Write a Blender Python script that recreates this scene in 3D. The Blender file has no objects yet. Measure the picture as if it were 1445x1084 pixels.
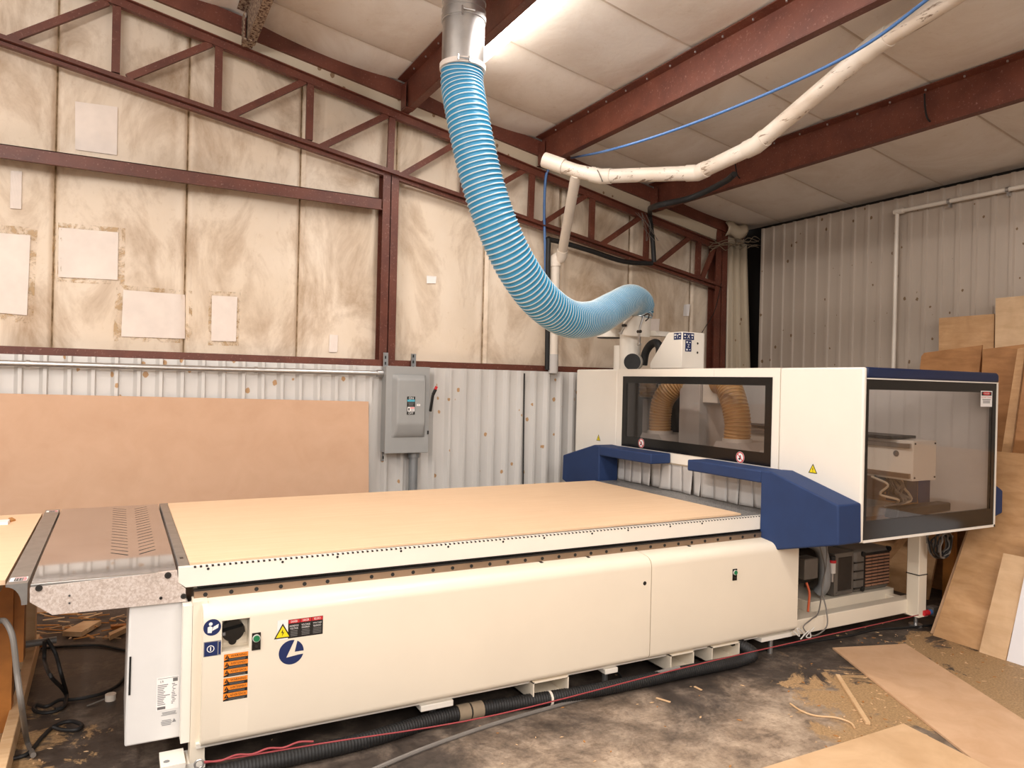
import bpy, math, random
from mathutils import Vector, Matrix
random.seed(7)
PI = math.pi
C = bpy.context.scene.collection

# ------------------------------------------------------------------ camera
FPX, CX, CY = 1035.23, 722.5, 542.0
YAW, PITCH, ROLL = 0.491254568, -0.00174262420, 0.0234515518
CAM = Vector((0, 0, 1.62))
_f = Vector((math.sin(YAW)*math.cos(PITCH), math.cos(YAW)*math.cos(PITCH), math.sin(PITCH)))
_r = Vector((math.cos(YAW), -math.sin(YAW), 0))
_u = _r.cross(_f)
RIGHT = math.cos(ROLL)*_r + math.sin(ROLL)*_u
UP = -math.sin(ROLL)*_r + math.cos(ROLL)*_u
FWD = _f
def ray(x, y): return RIGHT*((x-CX)/FPX) - UP*((y-CY)/FPX) + FWD
def PX(x, y, X): d = ray(x, y); return CAM + d*(X/d.x)
def PY(x, y, Y): d = ray(x, y); return CAM + d*(Y/d.y)
def PZ(x, y, Z): d = ray(x, y); return CAM + d*((Z-CAM.z)/d.z)
def PD(x, y, D): return CAM + ray(x, y)*D
cam = bpy.data.cameras.new('camera'); cam.sensor_width = 36.0; cam.lens = 36.0*FPX/1445.0
co = bpy.data.objects.new('camera', cam); C.objects.link(co)
co.matrix_world = Matrix(((RIGHT.x, UP.x, -FWD.x, 0), (RIGHT.y, UP.y, -FWD.y, 0), (RIGHT.z, UP.z, -FWD.z, CAM.z), (0, 0, 0, 1)))
cam.clip_start = 0.05
bpy.context.scene.camera = co

# ------------------------------------------------------------------ materials
def lin(h):
    h = h.lstrip('#'); o = []
    for i in (0, 2, 4):
        c = int(h[i:i+2], 16)/255.0
        o.append(c/12.92 if c <= .04045 else ((c+.055)/1.055)**2.4)
    return (o[0], o[1], o[2], 1)
MATS = {}
def node(nt, t, **kw):
    n = nt.nodes.new(t)
    for k, v in kw.items():
        if k in n.inputs: n.inputs[k].default_value = v
        else: setattr(n, k, v)
    return n
def base(name):
    m = bpy.data.materials.new(name); m.use_nodes = True
    nt = m.node_tree; b = nt.nodes['Principled BSDF']
    MATS[name] = m
    return m, nt, b
def ramp(nt, stops, interp='LINEAR'):
    r = nt.nodes.new('ShaderNodeValToRGB'); cr = r.color_ramp; cr.interpolation = interp
    cr.elements[0].position = stops[0][0]; cr.elements[0].color = stops[0][1]
    cr.elements[1].position = stops[-1][0]; cr.elements[1].color = stops[-1][1]
    for p, c in stops[1:-1]:
        e = cr.elements.new(p); e.color = c
    return r
def mixc(nt, fac, a, b, mode='MIX'):
    m = nt.nodes.new('ShaderNodeMix'); m.data_type = 'RGBA'; m.blend_type = mode
    for key, v in ((0, fac), (6, a), (7, b)):
        if hasattr(v, 'is_output'): nt.links.new(v, m.inputs[key])
        else: m.inputs[key].default_value = v
    return m.outputs[2]
def coords(nt, scale=(1, 1, 1), rot=(0, 0, 0)):
    t = nt.nodes.new('ShaderNodeTexCoord'); mp = nt.nodes.new('ShaderNodeMapping')
    mp.inputs['Scale'].default_value = scale; mp.inputs['Rotation'].default_value = rot
    nt.links.new(t.outputs['Object'], mp.inputs['Vector']); return mp.outputs[0]
def wcoords(nt, scale=(1, 1, 1)):
    g = nt.nodes.new('ShaderNodeNewGeometry'); mp = nt.nodes.new('ShaderNodeMapping')
    mp.inputs['Scale'].default_value = scale
    nt.links.new(g.outputs['Position'], mp.inputs['Vector']); return mp.outputs[0]
def noise(nt, vec, scale, detail=4, rough=.55, dist=0):
    n = nt.nodes.new('ShaderNodeTexNoise')
    n.inputs['Scale'].default_value = scale; n.inputs['Detail'].default_value = detail
    n.inputs['Roughness'].default_value = rough; n.inputs['Distortion'].default_value = dist
    nt.links.new(vec, n.inputs['Vector']); return n.outputs['Fac']
def bump(nt, b, h, strength=.2, dist=.01):
    n = nt.nodes.new('ShaderNodeBump'); n.inputs['Strength'].default_value = strength; n.inputs['Distance'].default_value = dist
    nt.links.new(h, n.inputs['Height']); nt.links.new(n.outputs[0], b.inputs['Normal'])
def plain(name, h, rough=.5, metal=0.0, vary=.06, scale=8, bmp=0.0, bscale=200, emit=0, coat=0):
    m, nt, b = base(name)
    c = lin(h)
    v = wcoords(nt)
    f = noise(nt, v, scale, 3)
    lo = tuple(x*(1-vary) for x in c[:3])+(1,); hi = tuple(min(1, x*(1+vary)) for x in c[:3])+(1,)
    r = ramp(nt, [(.3, lo), (.7, hi)]); nt.links.new(f, r.inputs[0]); nt.links.new(r.outputs[0], b.inputs['Base Color'])
    b.inputs['Roughness'].default_value = rough; b.inputs['Metallic'].default_value = metal
    if coat: b.inputs['Coat Weight'].default_value = coat
    if bmp: bump(nt, b, noise(nt, v, bscale, 2), bmp, .002)
    if emit:
        b.inputs['Emission Color'].default_value = c; b.inputs['Emission Strength'].default_value = emit
    return m

plain('cream', '#ece0cc', .42, vary=.02, scale=3, coat=.15)
plain('ivory', '#efe8dc', .4, vary=.02, scale=3)
plain('coolwhite', '#e2dfdb', .4, vary=.02)
plain('pure', '#f4f2ee', .5, vary=.0)
plain('greywhite', '#c9c4bf', .5, vary=.03)
plain('navy', '#1c3460', .72, vary=.1, scale=5, bmp=.25, bscale=900)
plain('navyprint', '#14275a', .5, vary=.0)
plain('navygloss', '#132349', .45, vary=.05)
plain('black', '#141210', .5, vary=.1)
plain('blackgloss', '#100e0c', .18, vary=.02)
plain('rubber', '#1d1c1c', .6, vary=.2, scale=30)
plain('darkmetal', '#3b3632', .45, .5, vary=.2)
plain('pumpgrey', '#6f6860', .5, .2, vary=.12)
plain('pumpgrille', '#a4785f', .5, .1, vary=.1)
plain('alu', '#a9a6a2', .38, .85, vary=.1, scale=20)
plain('galv', '#c4c2c0', .33, .9, vary=.08, scale=14)
plain('zincgrey', '#8f9192', .45, .35, vary=.08)
plain('boxgrey', '#9a9a98', .5, .0, vary=.03)
plain('rail', '#a08872', .35, .7, vary=.1)
plain('green', '#1b7a4c', .35, vary=.0)
plain('orangelabel', '#f08a24', .5, vary=.0)
plain('yellow', '#f6dc18', .5, vary=.0)
plain('redlabel', '#c9242c', .5, vary=.0)
plain('labelgrey', '#6d6a68', .6, vary=.0)
plain('teal', '#4fa9be', .5, vary=.0)
plain('pinklabel', '#e88a8c', .5, vary=.0)
plain('hoseblue', '#3389b2', .35, vary=.12, scale=6)
plain('hosebead', '#c4cfd1', .4, vary=.1)
plain('hosetan', '#b98e56', .4, vary=.12, scale=10)
plain('hosetanbead', '#d3ad74', .4, vary=.08)
plain('pvc', '#e6dacb', .4, vary=.06, scale=5)
plain('airblue', '#4a74ad', .4, vary=.05)
plain('redcord', '#9c3c40', .5, vary=.05)
plain('cordgrey', '#77716b', .5, vary=.1)
plain('orange', '#d0613a', .45, vary=.05)
plain('strip', '#c3bfbb', .3, vary=.05)
plain('clearedge', '#d8d3cc', .3, vary=.02)
plain('tape', '#ecdfd4', .6, vary=.05, bmp=.5, bscale=26)
plain('paper', '#f3eeea', .7, vary=.02)
plain('printgrey', '#8c8a8a', .8, vary=.05)
plain('cobweb', '#8b7b66', .9, vary=.2)
plain('woodpost', '#a86a2c', .55, vary=.15, scale=12)

def mat_pvc():
    m, nt, b = base('pvcold'); v = wcoords(nt, (14, 2.2, 14))
    f = noise(nt, v, 2.0, 6, .7, .4); g = noise(nt, wcoords(nt), 4, 4, .6)
    r = ramp(nt, [(.35, lin('#dfcfbd')), (.65, lin('#ebe0d3'))]); nt.links.new(g, r.inputs[0])
    d = ramp(nt, [(.58, (0, 0, 0, 1)), (.63, (.9, .9, .9, 1))]); nt.links.new(f, d.inputs[0])
    nt.links.new(mixc(nt, d.outputs[0], r.outputs[0], lin('#7d6248')), b.inputs['Base Color']); b.inputs['Roughness'].default_value = .4
mat_pvc()
def wood(name, light, dark, grain=(1.2, 14, 14), rough=.6, contrast=.5, seed=0, blot=.4):
    m, nt, b = base(name)
    v = coords(nt, grain)
    f1 = noise(nt, v, 2.2, 6, .6, .6)
    f2 = noise(nt, coords(nt, (1, 1, 1)), 3.0, 4, .6, .8)
    r = ramp(nt, [(.5-contrast/2, lin(dark)), (.5+contrast/2, lin(light))]); nt.links.new(f1, r.inputs[0])
    r2 = ramp(nt, [(.35, (.80, .76, .72, 1)), (.62, (1, 1, 1, 1))]); nt.links.new(f2, r2.inputs[0])
    c = mixc(nt, blot, r.outputs[0], r2.outputs[0], 'MULTIPLY')
    nt.links.new(c, b.inputs['Base Color']); b.inputs['Roughness'].default_value = rough
    bump(nt, b, f1, .08, .004)
    return m
wood('ply', '#dcb083', '#c29463', (2, 2, 10), .55, .5, blot=.8)
wood('plylight', '#e8c69e', '#d5af85', (2, 2, 8), .5, .5, blot=.6)
wood('plybrown', '#c08a58', '#a06e42', (2, 2, 9), .55, .5, blot=.8)
wood('mdf', '#d4ae90', '#caa283', (2, 2, 2), .75, .6, blot=.2)
wood('spoil', '#eecdaa', '#e5c19a', (1.0, 16, 3), .7, .6, blot=.12)
wood('pine', '#e2c299', '#cfa679', (1.5, 12, 12), .6, .5)
wood('osb', '#dfba97', '#cca27b', (3, 3, 3), .7, .6, blot=.3)
wood('edgewood', '#c98d4d', '#a9713a', (20, 2, 40), .7, .5)
wood('whitemel', '#f1eeef', '#ebe8ea', (1, 1, 1), .35, .6, blot=.03)
wood('orangewood', '#c98336', '#a05f22', (1.0, 10, 8), .5, .5)

def mat_red():
    m, nt, b = base('redsteel')
    v = wcoords(nt)
    f = noise(nt, v, 5, 5, .6); g = noise(nt, v, 60, 3, .6)
    r = ramp(nt, [(.3, lin('#572a1e')), (.7, lin('#703c2b'))]); nt.links.new(f, r.inputs[0])
    d = ramp(nt, [(.60, (0, 0, 0, 1)), (.74, (1, 1, 1, 1))]); nt.links.new(g, d.inputs[0])
    c = mixc(nt, d.outputs[0], r.outputs[0], lin('#8a6355')); nt.links.new(c, b.inputs['Base Color'])
    b.inputs['Roughness'].default_value = .5
    m, nt, b = base('rustpurlin')
    v = wcoords(nt); g = noise(nt, v, 45, 4, .7)
    r = ramp(nt, [(.44, lin('#4a2a22')), (.52, lin('#9b8570')), (.7, lin('#b7a48d'))]); nt.links.new(g, r.inputs[0])
    nt.links.new(r.outputs[0], b.inputs['Base Color']); b.inputs['Roughness'].default_value = .8
mat_red()

def mat_insul(name, c0, c1, stain, amt):
    m, nt, b = base(name)
    v = wcoords(nt)
    f = noise(nt, v, 1.1, 6, .62, .3); s = noise(nt, wcoords(nt, (1.6, 1, .8)), 1.4, 7, .68, .6); g = noise(nt, v, 22, 5, .6)
    r = ramp(nt, [(.35, lin(c0)), (.65, lin(c1))]); nt.links.new(f, r.inputs[0])
    st = ramp(nt, [(.45, (0, 0, 0, 1)), (.68, (amt, amt, amt, 1))]); nt.links.new(s, st.inputs[0])
    c = mixc(nt, st.outputs[0], r.outputs[0], lin(stain))
    sp = ramp(nt, [(.62, (1, 1, 1, 1)), (.76, (.82, .76, .68, 1))]); nt.links.new(g, sp.inputs[0])
    c = mixc(nt, .6, c, sp.outputs[0], 'MULTIPLY')
    nt.links.new(c, b.inputs['Base Color']); b.inputs['Roughness'].default_value = .55
    bump(nt, b, noise(nt, wcoords(nt, (1, 1, .45)), 9, 5, .6, .8), .14, .02)
mat_insul('wallinsul', '#e3d0b8', '#ecdcc8', '#9c7a55', .75)
mat_insul('roofinsul', '#ebe2d8', '#f0e9e1', '#cdbba8', .4)

def mat_seam():
    m, nt, b = base('seamstain')
    v = wcoords(nt); f = noise(nt, v, 14, 5, .65)
    r = ramp(nt, [(.35, lin('#8f7858')), (.6, lin('#c4ae92'))]); nt.links.new(f, r.inputs[0])
    nt.links.new(r.outputs[0], b.inputs['Base Color']); b.inputs['Roughness'].default_value = .7
mat_seam()

def mat_tin(name, c0, rust, thr):
    m, nt, b = base(name)
    v = wcoords(nt)
    f = noise(nt, wcoords(nt, (1, 1, .3)), 2.0, 5, .6)
    c = lin(c0); lo = tuple(x*.90 for x in c[:3])+(1,)
    r = ramp(nt, [(.3, lo), (.65, c)]); nt.links.new(f, r.inputs[0])
    vo = nt.nodes.new('ShaderNodeTexVoronoi'); vo.inputs['Scale'].default_value = 9.0
    nt.links.new(wcoords(nt, (1, 1, .8)), vo.inputs['Vector'])
    g = noise(nt, v, 70, 3, .6)
    ad = node(nt, 'ShaderNodeMath', operation='MULTIPLY_ADD'); nt.links.new(g, ad.inputs[0]); ad.inputs[1].default_value = .12; nt.links.new(vo.outputs['Distance'], ad.inputs[2])
    big = noise(nt, v, 3.0, 2, .5)
    ad2 = node(nt, 'ShaderNodeMath', operation='MULTIPLY_ADD'); nt.links.new(big, ad2.inputs[0]); ad2.inputs[1].default_value = -.30; nt.links.new(ad.outputs[0], ad2.inputs[2])
    s = ramp(nt, [(thr, (1, 1, 1, 1)), (thr+.025, (0, 0, 0, 1))]); nt.links.new(ad2.outputs[0], s.inputs[0])
    cc = mixc(nt, s.outputs[0], r.outputs[0], lin(rust))
    nt.links.new(cc, b.inputs['Base Color']); b.inputs['Roughness'].default_value = .38; b.inputs['Metallic'].default_value = .1
mat_tin('tin', '#d9d5d0', '#bb946a', .04)
mat_tin('tinwarm', '#bfb0a1', '#80674c', -.012)
mat_tin('tinbeige', '#c6b69e', '#86694b', .02)

def mat_floor():
    m, nt, b = base('concrete')
    v = wcoords(nt)
    n1 = noise(nt, v, .9, 7, .68, .5); n2 = noise(nt, v, 4, 12, .74, .3); n3 = noise(nt, v, 60, 4, .7)
    scr = noise(nt, wcoords(nt, (3, 40, 1)), 3, 4, .6, .3)
    dark = ramp(nt, [(.34, lin('#2b2521')), (.5, lin('#4a4039')), (.66, lin('#7b6d60'))]); nt.links.new(n2, dark.inputs[0])
    light = ramp(nt, [(.32, lin('#55493f')), (.46, lin('#988470')), (.62, lin('#c4af98'))]); nt.links.new(n2, light.inputs[0])
    # worn pale patch of concrete in the aisle in front of the machine
    d = node(nt, 'ShaderNodeVectorMath', operation='DISTANCE'); d.inputs[1].default_value = (1.9, 1.3, 0)
    nt.links.new(wcoords(nt, (.9, 1, 0)), d.inputs[0])
    ma = node(nt, 'ShaderNodeMath', operation='MULTIPLY_ADD'); nt.links.new(n1, ma.inputs[0]); ma.inputs[1].default_value = -2.4; nt.links.new(d.outputs['Value'], ma.inputs[2])
    mk = ramp(nt, [(0, (1, 1, 1, 1)), (.62, (0, 0, 0, 1))]); nt.links.new(ma.outputs[0], mk.inputs[0])
    c = mixc(nt, mk.outputs[0], dark.outputs[0], light.outputs[0])
    sc = ramp(nt, [(.30, (.55, .5, .46, 1)), (.42, (1, 1, 1, 1))]); nt.links.new(scr, sc.inputs[0])
    c = mixc(nt, .55, c, sc.outputs[0], 'MULTIPLY')
    fine = ramp(nt, [(.36, (.5, .46, .43, 1)), (.5, (1, 1, 1, 1))]); nt.links.new(noise(nt, v, 22, 9, .78, .2), fine.inputs[0]); c = mixc(nt, .65, c, fine.outputs[0], 'MULTIPLY')
    sp = ramp(nt, [(.70, (0, 0, 0, 1)), (.76, (1, 1, 1, 1))]); nt.links.new(n3, sp.inputs[0])
    c = mixc(nt, sp.outputs[0], c, lin('#b59c7c'))
    # sawdust films
    def patch(c, ctr, rad, col, sx=1, sy=1):
        d = node(nt, 'ShaderNodeVectorMath', operation='DISTANCE'); d.inputs[1].default_value = (ctr[0]*sx, ctr[1]*sy, 0)
        nt.links.new(wcoords(nt, (sx, sy, 0)), d.inputs[0])
        k = node(nt, 'ShaderNodeMath', operation='MULTIPLY_ADD'); nt.links.new(noise(nt, v, 3.2, 8, .72, .6), k.inputs[0]); k.inputs[1].default_value = -rad*5; nt.links.new(d.outputs['Value'], k.inputs[2])
        q = ramp(nt, [(0, (1, 1, 1, 1)), (.10, (0, 0, 0, 1))]); 
        off = node(nt, 'ShaderNodeMath', operation='ADD'); nt.links.new(k.outputs[0], off.inputs[0]); off.inputs[1].default_value = rad*1.65
        nt.links.new(off.outputs[0], q.inputs[0])
        return mixc(nt, q.outputs[0], c, col)
    n4 = noise(nt, v, 90, 3, .7)
    dust = ramp(nt, [(.3, lin('#8a6d4a')), (.7, lin('#c3a075'))]); nt.links.new(n4, dust.inputs[0])
    for ctr, rad in (((3.55, 2.45), .38), ((4.62, 2.55), .45), ((4.35, 2.2), .5), ((-.62, 3.6), .42), ((-.9, 4.3), .35), ((3.2, 2.2), .2)):
        c = patch(c, ctr, rad, dust.outputs[0])
    nt.links.new(c, b.inputs['Base Color'])
    rr = ramp(nt, [(.3, (.45, .45, .45, 1)), (.7, (.75, .75, .75, 1))]); nt.links.new(n2, rr.inputs[0]); nt.links.new(rr.outputs[0], b.inputs['Roughness'])
    bump(nt, b, n2, .12, .01)
mat_floor()

def mat_steelcover():
    m, nt, b = base('steelcover')
    v = wcoords(nt)
    f = noise(nt, wcoords(nt, (2, 30, 1)), 6, 4, .6); g = noise(nt, v, 3, 5, .6)
    r = ramp(nt, [(.3, lin('#b3aba5')), (.7, lin('#c4bdb7'))]); nt.links.new(g, r.inputs[0]); nt.links.new(r.outputs[0], b.inputs['Base Color'])
    b.inputs['Metallic'].default_value = .75
    rr = ramp(nt, [(.3, (.04, .04, .04, 1)), (.7, (.09, .09, .09, 1))]); nt.links.new(f, rr.inputs[0]); nt.links.new(rr.outputs[0], b.inputs['Roughness'])
    m, nt, b = base('rawplate')
    v = wcoords(nt); f = noise(nt, v, 110, 5, .7, .3); g = noise(nt, v, 7, 6, .65)
    r = ramp(nt, [(.36, lin('#c4b2a6')), (.52, lin('#dccdc2')), (.65, lin('#eadfd8'))]); nt.links.new(f, r.inputs[0])
    s = ramp(nt, [(.58, (0, 0, 0, 1)), (.78, (.5, .5, .5, 1))]); nt.links.new(g, s.inputs[0])
    c = mixc(nt, s.outputs[0], r.outputs[0], lin('#8d7d70')); nt.links.new(c, b.inputs['Base Color'])
    b.inputs['Metallic'].default_value = .3; b.inputs['Roughness'].default_value = .42
    m, nt, b = base('deck')
    v = wcoords(nt)
    ck = nt.nodes.new('ShaderNodeTexVoronoi'); ck.inputs['Scale'].default_value = 55; ck.inputs['Randomness'].default_value = .25; nt.links.new(v, ck.inputs['Vector'])
    r = ramp(nt, [(.25, lin('#5f5d5c')), (.55, lin('#a3a09d'))]); nt.links.new(ck.outputs['Distance'], r.inputs[0])
    nt.links.new(r.outputs[0], b.inputs['Base Color']); b.inputs['Metallic'].default_value = .5; b.inputs['Roughness'].default_value = .45
mat_steelcover()

def mat_glass(name, tint, refl):
    m = bpy.data.materials.new(name); m.use_nodes = True; nt = m.node_tree; nt.nodes.clear(); MATS[name] = m
    out = nt.nodes.new('ShaderNodeOutputMaterial'); mx = nt.nodes.new('ShaderNodeMixShader')
    tr = nt.nodes.new('ShaderNodeBsdfTransparent'); tr.inputs[0].default_value = tint
    gl = nt.nodes.new('ShaderNodeBsdfGlossy'); gl.inputs['Roughness'].default_value = .02
    fr = nt.nodes.new('ShaderNodeLayerWeight'); fr.inputs['Blend'].default_value = .5
    pw = node(nt, 'ShaderNodeMath', operation='POWER'); nt.links.new(fr.outputs['Facing'], pw.inputs[0]); pw.inputs[1].default_value = 4.0
    ml = node(nt, 'ShaderNodeMath', operation='MULTIPLY_ADD'); nt.links.new(pw.outputs[0], ml.inputs[0]); ml.inputs[1].default_value = .7; ml.inputs[2].default_value = refl
    nt.links.new(ml.outputs[0], mx.inputs[0]); nt.links.new(tr.outputs[0], mx.inputs[1]); nt.links.new(gl.outputs[0], mx.inputs[2]); nt.links.new(mx.outputs[0], out.inputs[0])
mat_glass('smokedglass', (.84, .81, .79, 1), .045)
def mat_lamp():
    m, nt, b = base('tube')
    b.inputs['Base Color'].default_value = (1, .97, .92, 1)
    b.inputs['Emission Color'].default_value = (1, .93, .84, 1); b.inputs['Emission Strength'].default_value = 13
mat_lamp()

# ------------------------------------------------------------------ mesh builder
class MB:
    def __init__(s): s.v = []; s.f = []; s.m = []; s.mats = []
    def mi(s, mat):
        if mat not in s.mats: s.mats.append(mat)
        return s.mats.index(mat)
    def add(s, vs, fs, mat):
        o = len(s.v); s.v += [Vector(v) for v in vs]; k = s.mi(mat)
        for f in fs: s.f.append([i+o for i in f]); s.m.append(k)
    def box(s, lo, hi, mat):
        x0, y0, z0 = lo; x1, y1, z1 = hi
        x0, x1 = min(x0, x1), max(x0, x1); y0, y1 = min(y0, y1), max(y0, y1); z0, z1 = min(z0, z1), max(z0, z1)
        s.add([(x0, y0, z0), (x1, y0, z0), (x1, y1, z0), (x0, y1, z0), (x0, y0, z1), (x1, y0, z1), (x1, y1, z1), (x0, y1, z1)],
              [(0, 3, 2, 1), (4, 5, 6, 7), (0, 1, 5, 4), (1, 2, 6, 5), (2, 3, 7, 6), (3, 0, 4, 7)], mat)
        return s
    def prism(s, pts, d, mat):
        # polygon of 3D points extruded by vector d
        pts = [Vector(p) for p in pts]; d = Vector(d); n = len(pts)
        nrm = Vector((0, 0, 0))
        for i in range(n): nrm += (pts[i]-pts[0]).cross(pts[(i+1) % n]-pts[0])
        if nrm.dot(d) > 0: pts = pts[::-1]
        vs = pts+[p+d for p in pts]
        fs = [list(range(n)), list(range(2*n-1, n-1, -1))]
        for i in range(n): j = (i+1) % n; fs.append([j, i, i+n, j+n])
        s.add(vs, fs, mat); return s
    def bar(s, a, b, w, h, mat, up=(0, 0, 1)):
        # rectangular bar from a to b, w across, h along up
        a, b = Vector(a), Vector(b); t = (b-a).normalized(); up = Vector(up)
        sd = t.cross(up).normalized(); u2 = sd.cross(t).normalized()
        c = [a+sd*(i*w/2)+u2*(j*h/2) for i, j in ((-1, -1), (1, -1), (1, 1), (-1, 1))]
        return s.prism(c, b-a, mat)
    def cyl(s, a, b, r, mat, n=20, r2=None, caps=True):
        a, b = Vector(a), Vector(b); r2 = r if r2 is None else r2
        t = (b-a).normalized(); x = t.orthogonal().normalized(); y = t.cross(x)
        vs = []
        for c, rr in ((a, r), (b, r2)):
            for i in range(n):
                q = 2*PI*i/n; vs.append(c+x*(math.cos(q)*rr)+y*(math.sin(q)*rr))
        fs = [[i, (i+1) % n, (i+1) % n+n, i+n] for i in range(n)]
        if caps: fs += [list(range(n-1, -1, -1)), list(range(n, 2*n))]
        s.add(vs, fs, mat); return s
    def tube(s, path, r, mat, n=10, sub=6, closed=False, radii=None, mats=None, caps=True):
        P = spline(path, sub) if sub > 1 else [Vector(p) for p in path]
        return s.sweep(P, [r]*len(P) if radii is None else radii, mat, n, mats, caps)
    def sweep(s, P, R, mat, n, mats=None, caps=True):
        m = len(P); T = []
        for i in range(m): T.append((P[min(i+1, m-1)]-P[max(i-1, 0)]).normalized())
        x = T[0].orthogonal().normalized(); rings = []
        for i in range(m):
            x = (x-T[i]*x.dot(T[i])).normalized(); y = T[i].cross(x)
            rings.append([P[i]+x*(math.cos(2*PI*k/n)*R[i])+y*(math.sin(2*PI*k/n)*R[i]) for k in range(n)])
        o = len(s.v)
        for rg in rings: s.v += rg
        for i in range(m-1):
            k0 = s.mi(mats[i] if mats else mat)
            for k in range(n):
                s.f.append([o+i*n+k, o+i*n+(k+1) % n, o+(i+1)*n+(k+1) % n, o+(i+1)*n+k]); s.m.append(k0)
        if caps:
            k0 = s.mi(mat)
            s.f.append([o+k for k in range(n-1, -1, -1)]); s.m.append(k0)
            s.f.append([o+(m-1)*n+k for k in range(n)]); s.m.append(k0)
        return s
    def grid(s, fn, nu, nv, mat, fmat=None):
        o = len(s.v)
        for i in range(nu+1):
            for j in range(nv+1): s.v.append(Vector(fn(i/nu, j/nv)))
        for i in range(nu):
            for j in range(nv):
                a = o+i*(nv+1)+j
                s.f.append([a, a+nv+1, a+nv+2, a+1]); s.m.append(s.mi(fmat(i/nu, j/nv) if fmat else mat))
        return s
    def build(s, name, parent=None, bevel=0, seg=2, angle=35, thick=0, loc=None):
        me = bpy.data.meshes.new(name)
        if loc is None:
            if parent is None or True:
                lo = Vector([min(v[i] for v in s.v) for i in range(3)]); hi = Vector([max(v[i] for v in s.v) for i in range(3)])
                loc = Vector(((lo.x+hi.x)/2, (lo.y+hi.y)/2, lo.z))
        loc = Vector(loc)
        me.from_pydata([v-loc for v in s.v], [], s.f)
        for m in s.mats: me.materials.append(MATS[m])
        me.polygons.foreach_set('material_index', s.m)
        me.polygons.foreach_set('use_smooth', [True]*len(s.f))
        me.update()
        me.set_sharp_from_angle(angle=math.radians(angle))
        o = bpy.data.objects.new(name, me); C.objects.link(o)
        WORLD[o] = loc
        if parent is not None:
            o.parent = parent; o.location = loc-WORLD[parent]
        else: o.location = loc
        if thick:
            md = o.modifiers.new('solid', 'SOLIDIFY'); md.thickness = thick; md.offset = 0
        if bevel:
            md = o.modifiers.new('soft', 'BEVEL'); md.width = bevel; md.segments = seg; md.limit_method = 'ANGLE'; md.angle_limit = math.radians(40)
        return o
WORLD = {}
def spline(pts, sub):
    P = [Vector(p) for p in pts]; n = len(P); out = []
    for i in range(n-1):
        p0 = P[i-1] if i else P[0]*2-P[1]; p1 = P[i]; p2 = P[i+1]; p3 = P[i+2] if i+2 < n else P[-1]*2-P[-2]
        for k in range(sub):
            t = k/sub
            out.append(.5*((2*p1)+(p2-p0)*t+(2*p0-5*p1+4*p2-p3)*t*t+(3*p1-p0-3*p2+p3)*t**3))
    out.append(P[-1]); return out
def resample(P, step):
    out = [P[0].copy()]; acc = 0
    for a, b in zip(P, P[1:]):
        L = (b-a).length; d = step-acc
        while d <= L:
            out.append(a+(b-a)*(d/L)); d += step
        acc = (acc+L) % step if L else acc
    return out
def thing(name, loc, label, cat, group=None):
    o = bpy.data.objects.new(name, None); C.objects.link(o); o.location = loc; o.empty_display_size = .1
    WORLD[o] = Vector(loc); return tag(o, label, cat, group)
def tag(o, label, cat, group=None, kind=None):
    o['label'] = label; o['category'] = cat
    if group: o['group'] = group
    if kind: o['kind'] = kind
    return o
def struct(o): o['kind'] = 'structure'; return o
def stuff(o): o['kind'] = 'stuff'; return o

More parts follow.
